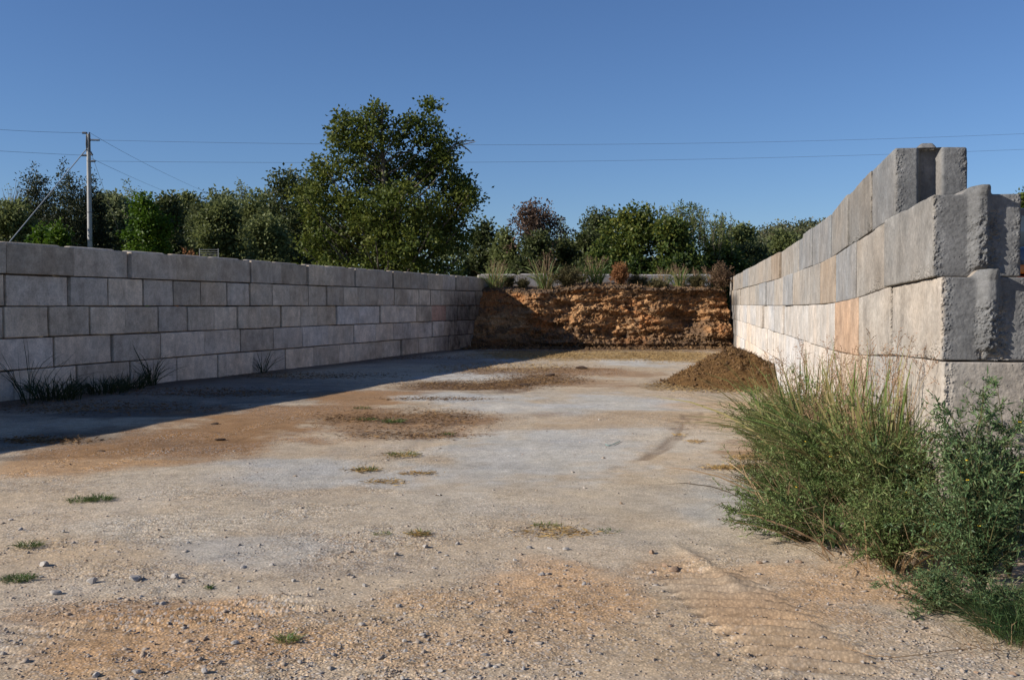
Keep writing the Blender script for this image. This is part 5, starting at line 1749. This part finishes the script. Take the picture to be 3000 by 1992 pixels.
# ------------------------------------------------------------------ gate and fence glimpsed over the left wall
gxa, gya, gza = at(585, 731, 64); gxb, _, gzb = at(640, 748, 64)
root = empty('metal_gate', (gxa, 64, 0))
GM = simple('galvanised', (0.22, 0.22, 0.22), 0.6, 0.5)
wg = gxb - gxa
for k in range(6):
    z = gza + (gzb - 0.35 - gza) * k / 5 - 0.02
    V, Fq = tubes(np.array([[(0, 0, z), (wg, 0, z)]]), np.full((1, 2), 0.022), 6)
    link('rail', mesh_np('rail', V, Fq, True), GM, root)
for xk in (0, wg):
    V, Fq = tubes(np.array([[(xk, 0, 0), (xk, 0, gza + 0.05)]]), np.full((1, 2), 0.03), 6)
    link('upright', mesh_np('upright', V, Fq, True), GM, root)
tag(root, 'small silvery barred gate glimpsed over the left wall below the trees', 'gate')
x, y, z = at(540, 735, 66)
feathery('brown_weed', x, 66, z + 0.35, 1.6, 60, 'reddish brown dead weeds left of the silvery gate', 240, WEEDBR, 0.14, 0.06, 12, 10, blen=0.5)

# ------------------------------------------------------------------ truck at the right edge
root = empty('parked_truck', (6.02, 9.8, 0))
root.rotation_euler = (0, 0, -0.20)
TB = simple('black_paint', (0.02, 0.02, 0.022), 0.3, 0, 0.5)
TG_ = simple('grey_paint', (0.16, 0.18, 0.21), 0.3, 0.2, 0.5)
TO = simple('amber_lens', (0.80, 0.22, 0.02), 0.25, 0, 0.6)
TR = simple('orange_red_paint', (0.75, 0.10, 0.02), 0.4)
GL = simple('dark_glass', (0.03, 0.04, 0.05), 0.08, 0, 0.6)
RB = simple('tyre_rubber', (0.03, 0.03, 0.03), 0.85)
CHR = simple('chrome', (0.6, 0.6, 0.6), 0.2, 1.0)


def bev_box(name, b, mat, parent, bevel=0.04, label=None):
    V, Fq = box_vf(*b)
    me = mesh_np(name, V, Fq)
    o = link(name, me, mat, parent)
    if bevel:
        md = o.modifiers.new('bevel', 'BEVEL'); md.width = bevel; md.segments = 3
    if label: o['label'] = label
    return o


bev_box('hood', (-1.12, 1.12, 0.0, 1.9, 1.1, 2.12), TB, root, 0.12)
bev_box('hood_top', (-1.16, 1.16, -0.03, 1.95, 2.125, 2.40), TG_, root, 0.13)
bev_box('cab', (-1.15, 1.15, 1.96, 3.6, 0.9, 2.95), TB, root, 0.12)
bev_box('windscreen', (-0.95, 0.95, 1.93, 1.955, 2.45, 2.85), GL, root, 0.0)
bev_box('cargo_bed', (-1.2, 1.2, 3.7, 7.2, 1.0, 2.3), TB, root, 0.05)
bev_box('grille', (-0.7, 0.7, -0.04, -0.003, 1.2, 2.0), CHR, root, 0.01)
bev_box('bumper', (-1.2, 1.2, -0.2, -0.05, 0.55, 0.95), CHR, root, 0.04)
bev_box('marker_stripe', (-1.17, -0.80, -0.06, 0.5, 2.02, 2.11), TR, root, 0.015)
bev_box('turn_signal', (-1.17, -0.98, -0.05, 0.06, 2.13, 2.22), TO, root, 0.015)
for sx in (-0.92, 0.92):
    V, Fq = tubes(np.array([[(sx, -0.003, 1.55), (sx, -0.06, 1.55), (sx, -0.07, 1.55)]]), np.array([[0.14, 0.13, 0.02]]), 16)
    link('headlight', mesh_np('headlight', V, Fq, True), CHR, root)
for (wx_, wy_) in ((-1.0, 0.9), (1.0, 0.9), (-1.0, 5.6), (1.0, 5.6)):
    a_ = np.linspace(0, 2 * math.pi, 25)
    w = empty('wheel', (0, 0, 0)); w.parent = root; w.location = (wx_, wy_, 0.5)
    V, Fq = tubes(np.array([[(-0.15, 0, 0), (-0.13, 0, 0), (0.13, 0, 0), (0.15, 0, 0)]]), np.array([[0.42, 0.5, 0.5, 0.42]]), 24)
    link('tyre', mesh_np('tyre', V, Fq, True), RB, w)
    V, Fq = tubes(np.array([[(-0.14, 0, 0), (-0.12, 0, 0), (0.12, 0, 0), (0.14, 0, 0)]]), np.array([[0.01, 0.3, 0.3, 0.01]]), 16)
    link('rim', mesh_np('rim', V, Fq, True), CHR, w)
tag(root, 'dark truck with amber lamp and orange red strip at the right edge', 'truck')
